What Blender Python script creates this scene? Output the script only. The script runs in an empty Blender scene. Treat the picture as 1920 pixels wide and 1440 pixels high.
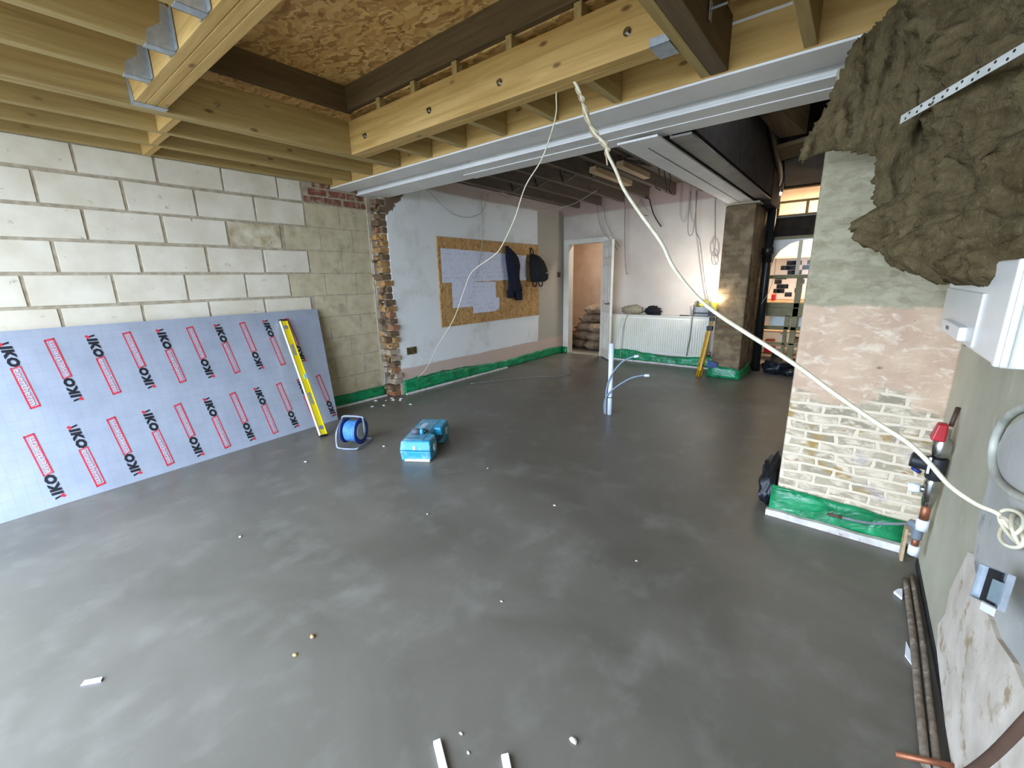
import bpy, bmesh, math, random
from mathutils import Vector, Matrix, noise
random.seed(7)
V = Vector
sc = bpy.context.scene
COL = sc.collection

# ------------------------------------------------------------------ camera, sky, exposure
cam_d = bpy.data.cameras.new('camera'); cam = bpy.data.objects.new('camera', cam_d); COL.objects.link(cam)
cam_d.sensor_width = 36; cam_d.lens = 790/1920*36; cam_d.clip_start = .02
R = [(0.78141097, 0.62367495, -0.02065084), (0.13352946, -0.19944455, -0.97076864), (-0.60956278, 0.75581177, -0.23912713)]
m = Matrix.Identity(4)
for i in range(3):
    m[i][0] = R[0][i]; m[i][1] = -R[1][i]; m[i][2] = -R[2][i]
m.translation = V((4.35935669, -0.39969277, 1.33541929))
cam.matrix_world = m
sc.camera = cam
sc.view_settings.view_transform = 'Standard'; sc.view_settings.look = 'None'
sc.view_settings.gamma = 1; sc.view_settings.use_curve_mapping = False
sc.view_settings.exposure = 0.2
w = bpy.data.worlds.new('sky'); sc.world = w; w.use_nodes = True
bg = w.node_tree.nodes['Background']; bg.inputs[0].default_value = (0.61, 0.765, 1.0, 1); bg.inputs[1].default_value = 12.8

def area(name, loc, rot, sx, sy, power, color=(1, 1, 1), portal=False):
    d = bpy.data.lights.new(name, 'AREA'); d.shape = 'RECTANGLE'; d.size = sx; d.size_y = sy
    d.energy = power; d.color = color
    if portal: d.cycles.is_portal = True
    o = bpy.data.objects.new(name, d); COL.objects.link(o); o.location = loc; o.rotation_euler = rot
    return o
area('daylight_portal', (2.3, -1.52, 1.2), (math.radians(90), 0, 0), 4.3, 2.4, 1, portal=True)

# ------------------------------------------------------------------ materials
def lin(h):
    if not isinstance(h, str): return tuple(h)+(1,) if len(h) == 3 else h
    c = [int(h[i:i+2], 16)/255 for i in (0, 2, 4)]
    return tuple(x/12.92 if x <= .04045 else ((x+.055)/1.055)**2.4 for x in c)+(1,)
class NT:
    def __init__(s, name):
        s.m = bpy.data.materials.new(name); s.m.use_nodes = True; s.t = s.m.node_tree
        s.b = s.t.nodes['Principled BSDF']; s.tc = s.t.nodes.new('ShaderNodeTexCoord')
    def n(s, t, **k):
        x = s.t.nodes.new('ShaderNode'+t)
        for a, v in k.items(): setattr(x, a, v)
        return x
    def l(s, a, b): s.t.links.new(a, b)
    def vec(s, st=(1, 1, 1), src=None):
        mp = s.n('Mapping'); mp.inputs['Scale'].default_value = st
        s.l(src or s.tc.outputs['Object'], mp.inputs[0]); return mp.outputs[0]
    def noise(s, scale, st=(1, 1, 1), detail=6, rough=.55, dist=0):
        x = s.n('TexNoise'); x.inputs['Scale'].default_value = scale; x.inputs['Detail'].default_value = detail
        x.inputs['Roughness'].default_value = rough; x.inputs['Distortion'].default_value = dist
        s.l(s.vec(st), x.inputs[0]); return x.outputs[0]
    def ramp(s, f, lo, hi, a=0, b=1):
        x = s.n('MapRange'); x.inputs[1].default_value = lo; x.inputs[2].default_value = hi
        x.inputs[3].default_value = a; x.inputs[4].default_value = b; s.l(f, x.inputs[0]); return x.outputs[0]
    def mix(s, f, a, b):
        x = s.n('Mix', data_type='RGBA')
        if isinstance(f, (int, float)): x.inputs[0].default_value = f
        else: s.l(f, x.inputs[0])
        for i, c in ((6, a), (7, b)):
            if isinstance(c, (str, tuple)): x.inputs[i].default_value = lin(c)
            else: s.l(c, x.inputs[i])
        return x.outputs[2]
    def math(s, op, a, b=0):
        x = s.n('Math', operation=op)
        for i, c in ((0, a), (1, b)):
            if isinstance(c, (int, float)): x.inputs[i].default_value = c
            else: s.l(c, x.inputs[i])
        return x.outputs[0]
    def xyz(s):
        x = s.n('SeparateXYZ'); s.l(s.tc.outputs['Object'], x.inputs[0]); return x.outputs
    def bump(s, h, st=.3, d=.01):
        x = s.n('Bump'); x.inputs['Strength'].default_value = st; x.inputs['Distance'].default_value = d
        s.l(h, x.inputs['Height']); s.l(x.outputs[0], s.b.inputs['Normal'])
    def out(s, col, rough=.7, metal=0, spec=.5):
        if isinstance(col, (str, tuple)): s.b.inputs['Base Color'].default_value = lin(col)
        else: s.l(col, s.b.inputs['Base Color'])
        if isinstance(rough, (int, float)): s.b.inputs['Roughness'].default_value = rough
        else: s.l(rough, s.b.inputs['Roughness'])
        s.b.inputs['Metallic'].default_value = metal; s.b.inputs['Specular IOR Level'].default_value = spec
        return s.m
def plain(name, c1, c2=None, scale=6, st=(1, 1, 1), rough=.6, metal=0, bump=0, bd=.004, lo=.35, hi=.65, dirt=None, spec=.5, detail=6):
    t = NT(name); f = t.noise(scale, st, detail)
    col = t.mix(t.ramp(f, lo, hi), c1, c2 or c1)
    if dirt:
        g = t.noise(dirt[1], detail=8, rough=.65); col = t.mix(t.ramp(g, dirt[2], dirt[3]), col, dirt[0])
    if bump: t.bump(f, bump, bd)
    return t.out(col, rough, metal, spec)
def wood(name, c1, c2, axis, knot='5a3a18', rough=.65):
    t = NT(name); st = [14, 14, 14]; st[axis] = .7
    f = t.noise(2.2, st, 6, .6, .6); col = t.mix(t.ramp(f, .3, .7), c1, c2)
    g = t.noise(1.3, [3 if i != axis else .8 for i in range(3)], 3); col = t.mix(t.ramp(g, .5, .75, 0, .5), col, c2)
    vs = [5, 5, 5]; vs[axis] = 2.2
    v = t.n('TexVoronoi'); v.inputs['Scale'].default_value = 1.6; t.l(t.vec(vs), v.inputs[0])
    col = t.mix(t.ramp(v.outputs[0], .05, .12, .8, 0), col, knot)
    t.bump(f, .12, .002); return t.out(col, rough)
WY = wood('pine_along_y', 'bba065', '957944', 1); WX = wood('pine_along_x', 'd0aa68', 'ac8442', 0)
WD = wood('dark_timber_x', '6e5836', '4e3c22', 0); WDY = wood('dark_timber_y', '6e5836', '4e3c22', 1)  # darker wood; on the upstands it puts shade into the joist timber's colour
OLDY = wood('old_joist_wood', '6a5b4b', '463a2e', 1, '2a2018'); PINE = wood('fresh_batten', 'c8ab86', 'a88a64', 1)
def osb(name, a, b, c, k=1):
    t = NT(name)
    v = t.n('TexVoronoi'); v.inputs['Scale'].default_value = 16*k; v.inputs['Randomness'].default_value = 1
    n = t.n('TexNoise'); n.inputs['Scale'].default_value = 7; t.l(t.tc.outputs['Object'], n.inputs[0])
    mv = t.n('VectorMath', operation='MULTIPLY_ADD'); t.l(n.outputs[1], mv.inputs[0]); mv.inputs[1].default_value = (.35, .35, .35)
    t.l(t.vec((1, 2.4, 1.3)), mv.inputs[2]); t.l(mv.outputs[0], v.inputs[0])
    s = t.n('SeparateColor'); t.l(v.outputs[1], s.inputs[0])
    col = t.mix(s.outputs[0], a, b); col = t.mix(t.ramp(s.outputs[1], .55, .95), col, c)
    col = t.mix(t.ramp(t.noise(3, detail=4), .45, .75, 0, .45), col, c)
    t.bump(s.outputs[2], .25, .002); return t.out(col, .6)
OSB = osb('osb_lid_board', 'e4ba74', 'c2904c', '9c7038'); OSBW = osb('osb_wall_board', 'cfa468', 'b88a4c', '9c7038', 1.2)
CONC = plain('render_grey', 'c8bca4', 'b4a88e', 5, rough=.9, bump=.25, dirt=('847860', 9, .6, .75))
BLOCK = plain('white_painted_block', 'dfd3be', 'd0c2a9', 4, rough=.75, bump=.15, dirt=('94785a', 11, .63, .73))
BLOCKD = plain('stained_block', 'd8ccb0', 'a08a62', 7, rough=.85, bump=.2, dirt=('4a3826', 12, .62, .7))
MORT = plain('mortar', 'b5a68e', '998a72', 18, rough=.95, bump=.3)
GBLK = plain('grey_block', 'c8b998', 'b4a382', 9, rough=.9, bump=.25, dirt=('8a7c62', 4, .55, .8))
RBR = plain('red_brick', '8a503c', '6a3c2c', 14, rough=.9, bump=.3, dirt=('a8967c', 12, .5, .65))
BUFF = plain('buff_brick', 'b38a54', '8a6438', 16, rough=.9, bump=.4); BRN = plain('brown_brick', '7d6246', '5b4632', 16, rough=.9, bump=.4)
ORN = plain('orange_brick', 'a87450', '8a5c3e', 16, rough=.9, bump=.4); PALEB = plain('pale_brick', 'b5a28a', '958168', 16, rough=.9, bump=.4)
STEEL = plain('primer_painted_steel', 'ebe6de', 'dfd9d2', 3, rough=.5, dirt=('a8a29c', 7, .62, .8))
STEELG = plain('grey_steel', '8d857c', '787068', 5, rough=.55)
GALV = plain('galvanised', 'b8bcc0', 'a2a8ac', 30, rough=.4, metal=.5)
CHROME = plain('chrome', 'c8c6c0', 'a8a6a0', 20, rough=.18, metal=1)
COPPER = plain('copper', 'a86a4a', '7c4a32', 20, rough=.45, metal=.5)
def greenplastic():
    t = NT('green_membrane'); f = t.noise(9, (1, 1, 1.6), 3, .5, .8); col = t.mix(t.ramp(f, .35, .7), '0d7040', '1f9a60')
    t.bump(f, .6, .02); return t.out(col, .28)
GRN = greenplastic()
BLKP = plain('black_sheet', '15161a', '22242a', 12, rough=.4, bump=.4, bd=.02)
FOAM = plain('white_foam_edge', 'e4ded6', 'c8beb4', 20, rough=.8, dirt=('9a8878', 25, .6, .7))
WHITEP = plain('white_plastic', 'f0ece4', 'eae6de', 2, rough=.25); PIPEW = plain('white_pipe_plastic', 'f4f6fa', 'eaeef4', 3, rough=.4)
CREAM = plain('cream_cable', 'e6dcc0', 'd2c6a6', 30, rough=.55); GREYC = plain('grey_cable', '8e8880', '6e6862', 20, rough=.6)
DARKC = plain('dark_cable', '4a443e', '332e2a', 20, rough=.6); WIREC = plain('pale_wire', 'b8aea0', '9c9284', 20, rough=.6)
PAINT = plain('white_gloss_paint', 'ebe4d6', 'e0d6c4', 4, rough=.4, dirt=('c4b49c', 8, .62, .8)); DOORP = plain('door_paint', 'f0eadc', 'e2d8c6', 5, rough=.45)
YEL = plain('yellow_paint', 'f0d820', 'e8cc10', 6, rough=.35); YELD = plain('amber_yellow', 'e0aa14', 'cc940c', 8, rough=.4)
BLK = plain('black_plastic', '1b1b1d', '262628', 10, rough=.5); GREYP = plain('grey_plastic', '8a8c90', '74767a', 10, rough=.5)
BLUE = plain('blue_cable', '5c98c8', '4480b8', 30, rough=.45); BLUEL = plain('pale_blue_cable', '6fa8d4', '5590c2', 30, rough=.45)
NAVY = plain('navy_plastic', '2a3c8c', '203070', 12, rough=.4); TEAL = plain('teal_case', '38a4c4', '2c8cae', 5, rough=.45, dirt=('9cb8c0', 11, .5, .75))
TEALT = plain('dusty_teal_lid', '6a9cb0', '5288a0', 7, rough=.6, dirt=('a4b8be', 9, .5, .75)); DUSTW = plain('white_dust', 'd8dcd8', 'b8c4c4', 20, rough=.9)
RED = plain('red_paint', 'c41c24', 'a8141c', 12, rough=.4); REDP = plain('red_print', 'd8283c', 'd02030', 5, rough=.5); BLKI = plain('black_print', '14141c', '1a1a22', 5, rough=.5)
SILV = plain('silver_print_gap', 'c6ccd4', 'bcc2cc', 9, rough=.4, metal=.2)
RUST = plain('rusty_pipe', '6c5c4c', '8c7e6c', 40, rough=.8, bump=.5, dirt=('a89c8c', 30, .58, .66)); BROWNP = plain('brown_painted_pipe', '5c4234', '4a3428', 12, rough=.6)
NAVYC = plain('navy_cloth', '131528', '0c0e1e', 12, rough=.95, bump=.5); BLKC = plain('black_cloth', '0c0c0e', '141416', 14, rough=.85, bump=.4)
BEIGE = plain('beige_canvas', 'a89c80', '8a7e62', 14, rough=.95, bump=.5); SACK = plain('brown_paper_sack', '9a8468', '7c6850', 7, rough=.9, bump=.4)
GLASS = NT('window_glass'); GLASS.b.inputs['Transmission Weight'].default_value = 1; GLASS.b.inputs['IOR'].default_value = 1.05; GLASS = GLASS.out('ffffff', .02)
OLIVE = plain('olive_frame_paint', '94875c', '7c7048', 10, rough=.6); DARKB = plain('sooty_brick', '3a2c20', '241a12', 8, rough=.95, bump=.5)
CAST = plain('cast_iron', '2a2a28', '1e1e1c', 10, rough=.35); HALLW = plain('hall_plaster', 'c8ae96', 'b89c84', 3, rough=.9)
KITW = plain('warm_cream_wall', 'ead8bc', 'e0ccac', 3, rough=.7); TILEW = plain('white_tile', 'f2ece2', 'ece4d8', 5, rough=.2); TILEB = plain('black_tile', '1a1816', '24201c', 5, rough=.2)
def paper():
    t = NT('drawing_paper'); f = t.noise(30, (1, 1, 1), 2); g = t.noise(6, detail=2)
    br = t.n('TexBrick'); br.inputs['Scale'].default_value = 1; br.inputs['Brick Width'].default_value = .09; br.inputs['Row Height'].default_value = .06; br.inputs['Mortar Size'].default_value = .0016
    x = t.xyz(); c = t.n('CombineXYZ'); t.l(x[1], c.inputs[0]); t.l(x[2], c.inputs[1]); t.l(c.outputs[0], br.inputs[0])
    col = t.mix(t.math('MULTIPLY', br.outputs[1], t.ramp(g, .45, .55)), 'dcdce8', '8a8c9c'); col = t.mix(t.ramp(f, .55, .62, 0, .25), col, 'b0b2c4'); return t.out(col, .8)
PAPER = paper()
def emit(name, c, s):
    t = NT(name); t.b.inputs['Emission Color'].default_value = lin(c); t.b.inputs['Emission Strength'].default_value = s; return t.out(c, .5)
def floor_mat():
    t = NT('wet_screed'); a = t.noise(1.1, (1, 1.6, 1), 7, .6, .6); b = t.noise(3.6, (1.25, 1, 1), 8, .62, .15); c = t.noise(70, detail=3)
    col = t.mix(t.ramp(a, .35, .68), '625d52', '746e63'); col = t.mix(t.ramp(b, .52, .78, 0, .38), col, '98948a'); col = t.mix(t.ramp(c, .70, .78, 0, .3), col, 'a8a49a')
    return t.out(col, t.ramp(a, .3, .7, .30, .48), 0, .5)
def plaster_left():
    t = NT('rear_room_left_plaster'); x = t.xyz(); n = t.noise(3, detail=5); d = t.noise(2.2, (1, 1, 1), 8, .65)
    col = t.mix(t.ramp(d, .5, .72), 'eae8e2', 'd2cdc0')
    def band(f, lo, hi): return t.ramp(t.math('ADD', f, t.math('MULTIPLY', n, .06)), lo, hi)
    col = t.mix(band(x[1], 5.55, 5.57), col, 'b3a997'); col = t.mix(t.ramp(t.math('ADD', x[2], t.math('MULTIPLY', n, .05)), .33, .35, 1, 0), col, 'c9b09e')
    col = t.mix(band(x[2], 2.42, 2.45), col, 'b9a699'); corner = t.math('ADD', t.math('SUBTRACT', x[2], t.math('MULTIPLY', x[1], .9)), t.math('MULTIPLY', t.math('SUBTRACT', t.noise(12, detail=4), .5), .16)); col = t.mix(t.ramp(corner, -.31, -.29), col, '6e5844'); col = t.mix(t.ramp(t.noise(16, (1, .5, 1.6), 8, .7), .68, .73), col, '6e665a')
    t.bump(d, .1, .004); return t.out(col, .8)
def plaster_rear():
    t = NT('rear_wall_plaster'); x = t.xyz(); n = t.noise(3, detail=5); d = t.noise(1.6, detail=7)
    col = t.mix(t.ramp(d, .35, .7), 'd6c9b8', 'c6b4a4'); col = t.mix(t.ramp(t.math('ADD', x[2], t.math('MULTIPLY', n, .05)), 2.4, 2.43), col, 'b79c90')
    t.bump(d, .08, .004); return t.out(col, .75)
def brick_vec(t, horiz):
    x = t.xyz(); c = t.n('CombineXYZ'); n = t.noise(10, detail=2); h = x[0] if horiz == 'x' else t.math('ADD', x[0], x[1])
    t.l(t.math('ADD', h, t.math('MULTIPLY', n, .03)), c.inputs[0]); t.l(t.math('ADD', x[2], t.math('MULTIPLY', n, .02)), c.inputs[1]); return c.outputs[0]
def brick(t, vec, mo=.012, bw=.2, bh=.066):
    b = t.n('TexBrick'); b.inputs['Scale'].default_value = 1; b.inputs['Brick Width'].default_value = bw; b.inputs['Row Height'].default_value = bh; b.inputs['Mortar Size'].default_value = mo
    b.inputs['Mortar Smooth'].default_value = .3; b.inputs['Color1'].default_value = (0, 0, 0, 1); b.inputs['Color2'].default_value = (1, 1, 1, 1); b.inputs['Mortar'].default_value = (.5, .5, .5, 1)
    t.l(vec, b.inputs[0]); return b.outputs
def chimney_mat():
    t = NT('chimney_whitewashed_brick'); x = t.xyz(); c = t.n('CombineXYZ'); w1 = t.noise(6, detail=4); w2 = t.noise(5.3, detail=3)
    t.l(t.math('ADD', t.math('ADD', x[0], x[1]), t.math('MULTIPLY', w1, .07)), c.inputs[0]); t.l(t.math('ADD', x[2], t.math('MULTIPLY', w2, .035)), c.inputs[1])
    b = brick(t, c.outputs[0], .009, .15, .049); n = t.noise(7, detail=7, rough=.65); n2 = t.noise(13, (1, 1, 1.9), 7, .68, .5); n3 = t.noise(4.5, (1, 1, 1.8), 6)
    low = t.mix(b[0], 'c4b294', '9c8e76'); low = t.mix(b[1], low, 'e8d4b8'); low = t.mix(t.ramp(n2, .46, .6), low, 'e4d0b4')
    low = t.mix(t.math('MULTIPLY', t.ramp(n3, .58, .64), t.ramp(b[1], .2, .5, 1, 0)), low, 'a88a50'); low = t.mix(t.ramp(t.noise(3.2, (1, 1, 1.6), 5), .6, .68, 0, .65), low, '9c909a')
    low = t.mix(t.math('MULTIPLY', t.ramp(t.noise(8, (1, 1, 2.4), 3), .66, .7), t.ramp(b[1], .2, .5, 1, 0)), low, 'a06844')
    pink = t.mix(t.ramp(n, .35, .65), 'dabb9c', 'c6a58a'); pink = t.mix(t.ramp(n2, .52, .66), pink, 'e6cfb4'); pink = t.mix(t.ramp(t.noise(14, (1, 1, 1.5), 4), .7, .74), pink, '8a8068')
    top = t.mix(b[0], 'a89e80', '8e8468'); top = t.mix(t.ramp(n2, .42, .62), top, 'b2a78a'); top = t.mix(t.ramp(t.noise(6, (1, 1, 2.2), 3), .69, .71), top, 'a05a44')
    z = t.math('ADD', x[2], t.math('MULTIPLY', t.math('SUBTRACT', n3, .5), .45)); zl = t.ramp(z, .70, .74)
    col = t.mix(zl, low, pink); zt = t.ramp(t.math('ADD', x[2], t.math('MULTIPLY', t.math('SUBTRACT', n, .5), .06)), 1.172, 1.185); col = t.mix(zt, col, top)
    h = t.math('ADD', t.math('MULTIPLY', t.math('MULTIPLY', b[1], -.8), t.ramp(zl, 0, 1, 1, .08)), t.math('MULTIPLY', n2, .9)); t.bump(h, .55, .012); return t.out(col, .9)
def pillar_mat():
    t = NT('dusty_brown_brick'); b = brick(t, brick_vec(t, 'sum')); n = t.noise(6, detail=6)
    col = t.mix(b[0], '8a7252', '6a543a'); col = t.mix(b[1], col, '6e604a'); col = t.mix(t.ramp(n, .45, .7), col, 'a08c6c')
    t.bump(t.math('ADD', b[0], n), .5, .012); return t.out(col, .95)
def wool_mat():
    t = NT('brown_mineral_wool'); n = t.noise(11, (1, 1, .55), 10, .75, .8); f = t.noise(130, (1, 1, .35), 5, .7); d = t.noise(3.5, detail=5)
    col = t.mix(t.ramp(n, .3, .7), '66563a', '9a8762'); col = t.mix(t.ramp(d, .5, .75), col, '5a4a30'); col = t.mix(t.ramp(f, .55, .8, 0, .55), col, 'b8a684')
    t.bump(t.math('ADD', n, t.math('MULTIPLY', f, .5)), 1.0, .03); return t.out(col, 1, 0, .05)
def foil_mat():
    t = NT('aluminium_foil_facing'); x = t.xyz(); b = t.n('TexBrick'); b.offset = 0; b.inputs['Scale'].default_value = 1; b.inputs['Brick Width'].default_value = .055; b.inputs['Row Height'].default_value = .055; b.inputs['Mortar Size'].default_value = .0012
    c = t.n('CombineXYZ'); t.l(x[1], c.inputs[0]); t.l(x[2], c.inputs[1]); t.l(c.outputs[0], b.inputs[0])
    n = t.noise(5, detail=5); col = t.mix(t.ramp(n, .35, .7), 'b4bac6', 'a6acb8'); col = t.mix(t.math('MULTIPLY', b[1] if False else b.outputs[1], .35), col, 'a08a98')
    t.bump(n, .15, .006); return t.out(col, .45, .3)
def right_render():
    t = NT('olive_grey_render'); n = t.noise(2.2, (1, 1, 1), 7, .6); s = t.noise(26, (1, 1, .3), 5)
    col = t.mix(t.ramp(n, .35, .68), 'bab299', 'a49c84'); col = t.mix(t.ramp(s, .6, .75, 0, .4), col, 'ccc6ac'); t.bump(n, .25, .01); return t.out(col, .85)
FLOORM, PLL, PLR, CHIM, PILL, WOOL, FOIL, RRM = floor_mat(), plaster_left(), plaster_rear(), chimney_mat(), pillar_mat(), wool_mat(), foil_mat(), right_render()
LILAC = plain('lilac_grey_skim', 'b8b4aa', 'a6a29a', 5, rough=.7, dirt=('80807e', 6, .58, .66)); PINKP = plain('rough_pale_plaster', 'd6c8b6', 'bcae9c', 8, rough=.9, bump=.5, bd=.01, dirt=('a08c6c', 11, .56, .66))

# ------------------------------------------------------------------ mesh builder
class B:
    def __init__(s): s.m = bmesh.new(); s.mi = 0
    def _f(s, vs):
        try: f = s.m.faces.new(vs); f.material_index = s.mi; return f
        except ValueError: return None
    def hexa(s, P):
        v = [s.m.verts.new(p) for p in P]
        for q in ((0, 3, 2, 1), (4, 5, 6, 7), (0, 1, 5, 4), (1, 2, 6, 5), (2, 3, 7, 6), (3, 0, 4, 7)): s._f([v[i] for i in q])
        return s
    def box(s, a, b):
        (x0, y0, z0), (x1, y1, z1) = a, b
        return s.hexa([(x0, y0, z0), (x1, y0, z0), (x1, y1, z0), (x0, y1, z0), (x0, y0, z1), (x1, y0, z1), (x1, y1, z1), (x0, y1, z1)])
    def obox(s, c, X, Y, Z):      # centre and half-axis vectors
        c, X, Y, Z = V(c), V(X), V(Y), V(Z)
        return s.hexa([c-X-Y-Z, c+X-Y-Z, c+X+Y-Z, c-X+Y-Z, c-X-Y+Z, c+X-Y+Z, c+X+Y+Z, c-X+Y+Z])
    def tube(s, pts, r, seg=10, caps=True, rads=None):
        pts = [V(p) for p in pts]; rings = []; n = len(pts); prev = None
        for i, p in enumerate(pts):
            d = (pts[min(i+1, n-1)]-pts[max(i-1, 0)]).normalized()
            if prev is None:
                u = d.orthogonal().normalized()
            else:
                u = (prev-d*prev.dot(d)).normalized()
            prev = u; v = d.cross(u); rr = rads[i] if rads else r
            rings.append([s.m.verts.new(p+(u*math.cos(2*math.pi*k/seg)+v*math.sin(2*math.pi*k/seg))*rr) for k in range(seg)])
        for a, b in zip(rings, rings[1:]):
            for k in range(seg): 
                f = s._f([a[k], a[(k+1) % seg], b[(k+1) % seg], b[k]])
                if f: f.smooth = True
        if caps: s._f(rings[0][::-1]); s._f(rings[-1])
        return s
    def cyl(s, a, b, r, seg=20, r2=None): return s.tube([a, b], r, seg, True, [r, r if r2 is None else r2])
    def poly(s, pts, d):          # extruded polygon, d = thickness vector
        d = V(d); a = [s.m.verts.new(V(p)) for p in pts]; b = [s.m.verts.new(V(p)+d) for p in pts]; n = len(a)
        s._f(a[::-1]); s._f(b)
        for i in range(n): s._f([a[i], a[(i+1) % n], b[(i+1) % n], b[i]])
        return s
    def blob(s, c, rx, ry, rz, amp=.15, fr=6, sub=3, sd=0):
        r = bmesh.ops.create_icosphere(s.m, subdivisions=sub, radius=1)
        for v in r['verts']:
            k = 1+amp*noise.noise(v.co*fr/3+V((sd, sd*2, 3)))*2
            v.co = V(c)+V((v.co.x*rx*k, v.co.y*ry*k, v.co.z*rz*k))
        for v in r['verts']:
            for f in v.link_faces: f.material_index = s.mi; f.smooth = True
        return s
    def mesh(s, name, mats, off=V((0, 0, 0))):
        bmesh.ops.recalc_face_normals(s.m, faces=s.m.faces[:])
        for v in s.m.verts: v.co -= off
        me = bpy.data.meshes.new(name); s.m.to_mesh(me); s.m.free()
        for q in (mats if isinstance(mats, (list, tuple)) else [mats]): me.materials.append(q)
        return me
def smooth_path(pts, k=5):
    pts = [V(p) for p in pts]; o = []
    P = [pts[0]*2-pts[1]]+pts+[pts[-1]*2-pts[-2]]
    for i in range(1, len(P)-2):
        a, b, c, d = P[i-1:i+3]
        for j in range(k):
            t = j/k; o.append(.5*((2*b)+(c-a)*t+(2*a-5*b+4*c-d)*t*t+(3*b-a-3*c+d)*t**3))
    o.append(pts[-1]); return o
def tag(o, label, cat, group=None, kind=None):
    if label: o['label'] = label
    if cat: o['category'] = cat
    if group: o['group'] = group
    if kind: o['kind'] = kind
    return o
def bev(o, wd):
    if wd: md = o.modifiers.new('edges', 'BEVEL'); md.width = wd; md.segments = 2; md.limit_method = 'ANGLE'; md.angle_limit = math.radians(50)
    return o
def thing(name, b, mats, label, cat, group=None, bevel=0, kind=None):
    co = [v.co for v in b.m.verts]
    lo = V([min(c[i] for c in co) for i in range(3)]); hi = V([max(c[i] for c in co) for i in range(3)])
    c = V(((lo.x+hi.x)/2, (lo.y+hi.y)/2, lo.z))
    if kind == 'structure': c = V((0, 0, 0))
    o = bpy.data.objects.new(name, b.mesh(name, mats, c)); COL.objects.link(o); o.location = c
    return bev(tag(o, label, cat, group, kind), bevel)
def root(name, loc, label, cat, group=None, kind=None):
    o = bpy.data.objects.new(name, None); COL.objects.link(o); o.location = loc; o.empty_display_size = .05
    return tag(o, label, cat, group, kind)
def wloc(o): return V(o.location)+(wloc(o.parent) if o.parent else V((0, 0, 0)))
def part(name, b, mats, parent, bevel=0, label=None, kind=None):
    o = bpy.data.objects.new(name, b.mesh(name, mats, wloc(parent))); COL.objects.link(o); o.parent = parent
    return bev(tag(o, label, None, None, kind), bevel)
def struct(name, b, mats, bevel=0, parent=None):
    if parent: return part(name, b, mats, parent, bevel)
    return thing(name, b, mats, None, None, None, bevel, 'structure')
TEXT_CACHE = {}
def text_pts(txt, bold=0.0, shear=0):
    k = (txt, bold, shear)
    if k not in TEXT_CACHE:
        cu = bpy.data.curves.new('lettering', 'FONT'); cu.body = txt; cu.offset = bold; cu.resolution_u = 2; cu.shear = shear; cu.space_character = 1.0+bold*1.6
        o = bpy.data.objects.new('lettering', cu); COL.objects.link(o); bpy.context.view_layer.update()
        ev = o.evaluated_get(bpy.context.evaluated_depsgraph_get()); me = ev.to_mesh()
        co = [v.co.copy() for v in me.vertices]; x0 = min(c.x for c in co); x1 = max(c.x for c in co); y0 = min(c.y for c in co); y1 = max(c.y for c in co)
        TEXT_CACHE[k] = ([((c.x-x0)/(x1-x0), (c.y-y0)/(y1-y0)) for c in co], [tuple(p.vertices) for p in me.polygons])
        ev.to_mesh_clear(); bpy.data.objects.remove(o); bpy.data.curves.remove(cu)
    return TEXT_CACHE[k]
def text(b, txt, origin, X, Y, N, width, height, mi, bold=0.0, lift=0.0, shear=0):
    co, fs = text_pts(txt, bold, shear)
    vs = [b.m.verts.new(V(origin)+V(X)*(c[0]*width)+V(Y)*(c[1]*height)+V(N)*lift) for c in co]
    for f in fs:
        try: q = b.m.faces.new([vs[i] for i in f]); q.material_index = mi
        except ValueError: pass

YB = -1.5   # inner face of the garden-side end of the extension
# ------------------------------------------------------------------ floor and walls
struct('floor', B().box((-.7, YB-.1, -.15), (5.4, 9.4, 0)), FLOORM)
struct('floor_ground', B().box((-12, -16, -.2), (16, YB-.1, -.08)), plain('garden_ground', '8c8a7e', '6e6c60', 2, rough=.95))
b = B()   # left wall of block work: mortar body, raised block faces
b.mi = 0; b.box((-.25, YB-.2, 0), (-.006, 2.53, 2.75)); b.box((-.25, 2.5, 0), (.02, 2.66, 2.75))
ends = [(2.12, 1.795, .225), (1.895, 1.797, 0), (1.67, 1.566, -.026+.225), (1.445, 1.777, .009), (1.22, 1.56, -.176+.45-.45), (.995, 1.776, .408-.45)]
rows = list(ends)
k = 0
while rows[-1][0] > 0: rows.append((rows[-1][0]-.225, (1.56, 1.776)[k % 2], (.274, .41)[k % 2]-.45)); k += 1
rs = random.Random(3)
def blockface(y0, y1, z0, z1, mi, d=.0):
    b.mi = mi; j = lambda: rs.uniform(-.003, .003); x = rs.uniform(-.001, .002)+d
    P = [(y0+j(), z0+j()), (y1+j(), z0+j()), (y1+j(), z1+j()), (y0+j(), z1+j())]
    b.hexa([(-.02, P[0][0], P[0][1]), (x, P[0][0]+.004, P[0][1]+.004), (x, P[1][0]-.004, P[1][1]+.004), (-.02, P[1][0], P[1][1]),
            (-.02, P[3][0], P[3][1]), (x, P[3][0]+.004, P[3][1]-.004), (x, P[2][0]-.004, P[2][1]-.004), (-.02, P[2][0], P[2][1])])
for ri, (z0, e, o0) in enumerate(rows):
    z1 = z0+.225; z0 = max(z0, 0)
    if ri == 0: z1 = z0+.2
    y = o0-.45*4
    while y < e-.03:
        y1 = min(y+.45, e)
        if y1 > YB-.1: blockface(y+.007, y1-.007 if y1 < e else y1, z0+.008, z1-.008, 2 if (ri == 2 and y > 1.05) else 1)
        y += .45
    y = e+.012
    while y < 2.5 and ri > 0:
        y1 = min(y+.36, 2.515); blockface(y, y1-.0015, z0+.0015, z1-.0015, 3, -.0045); y = y1+.0015
b.mi = 4
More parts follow.
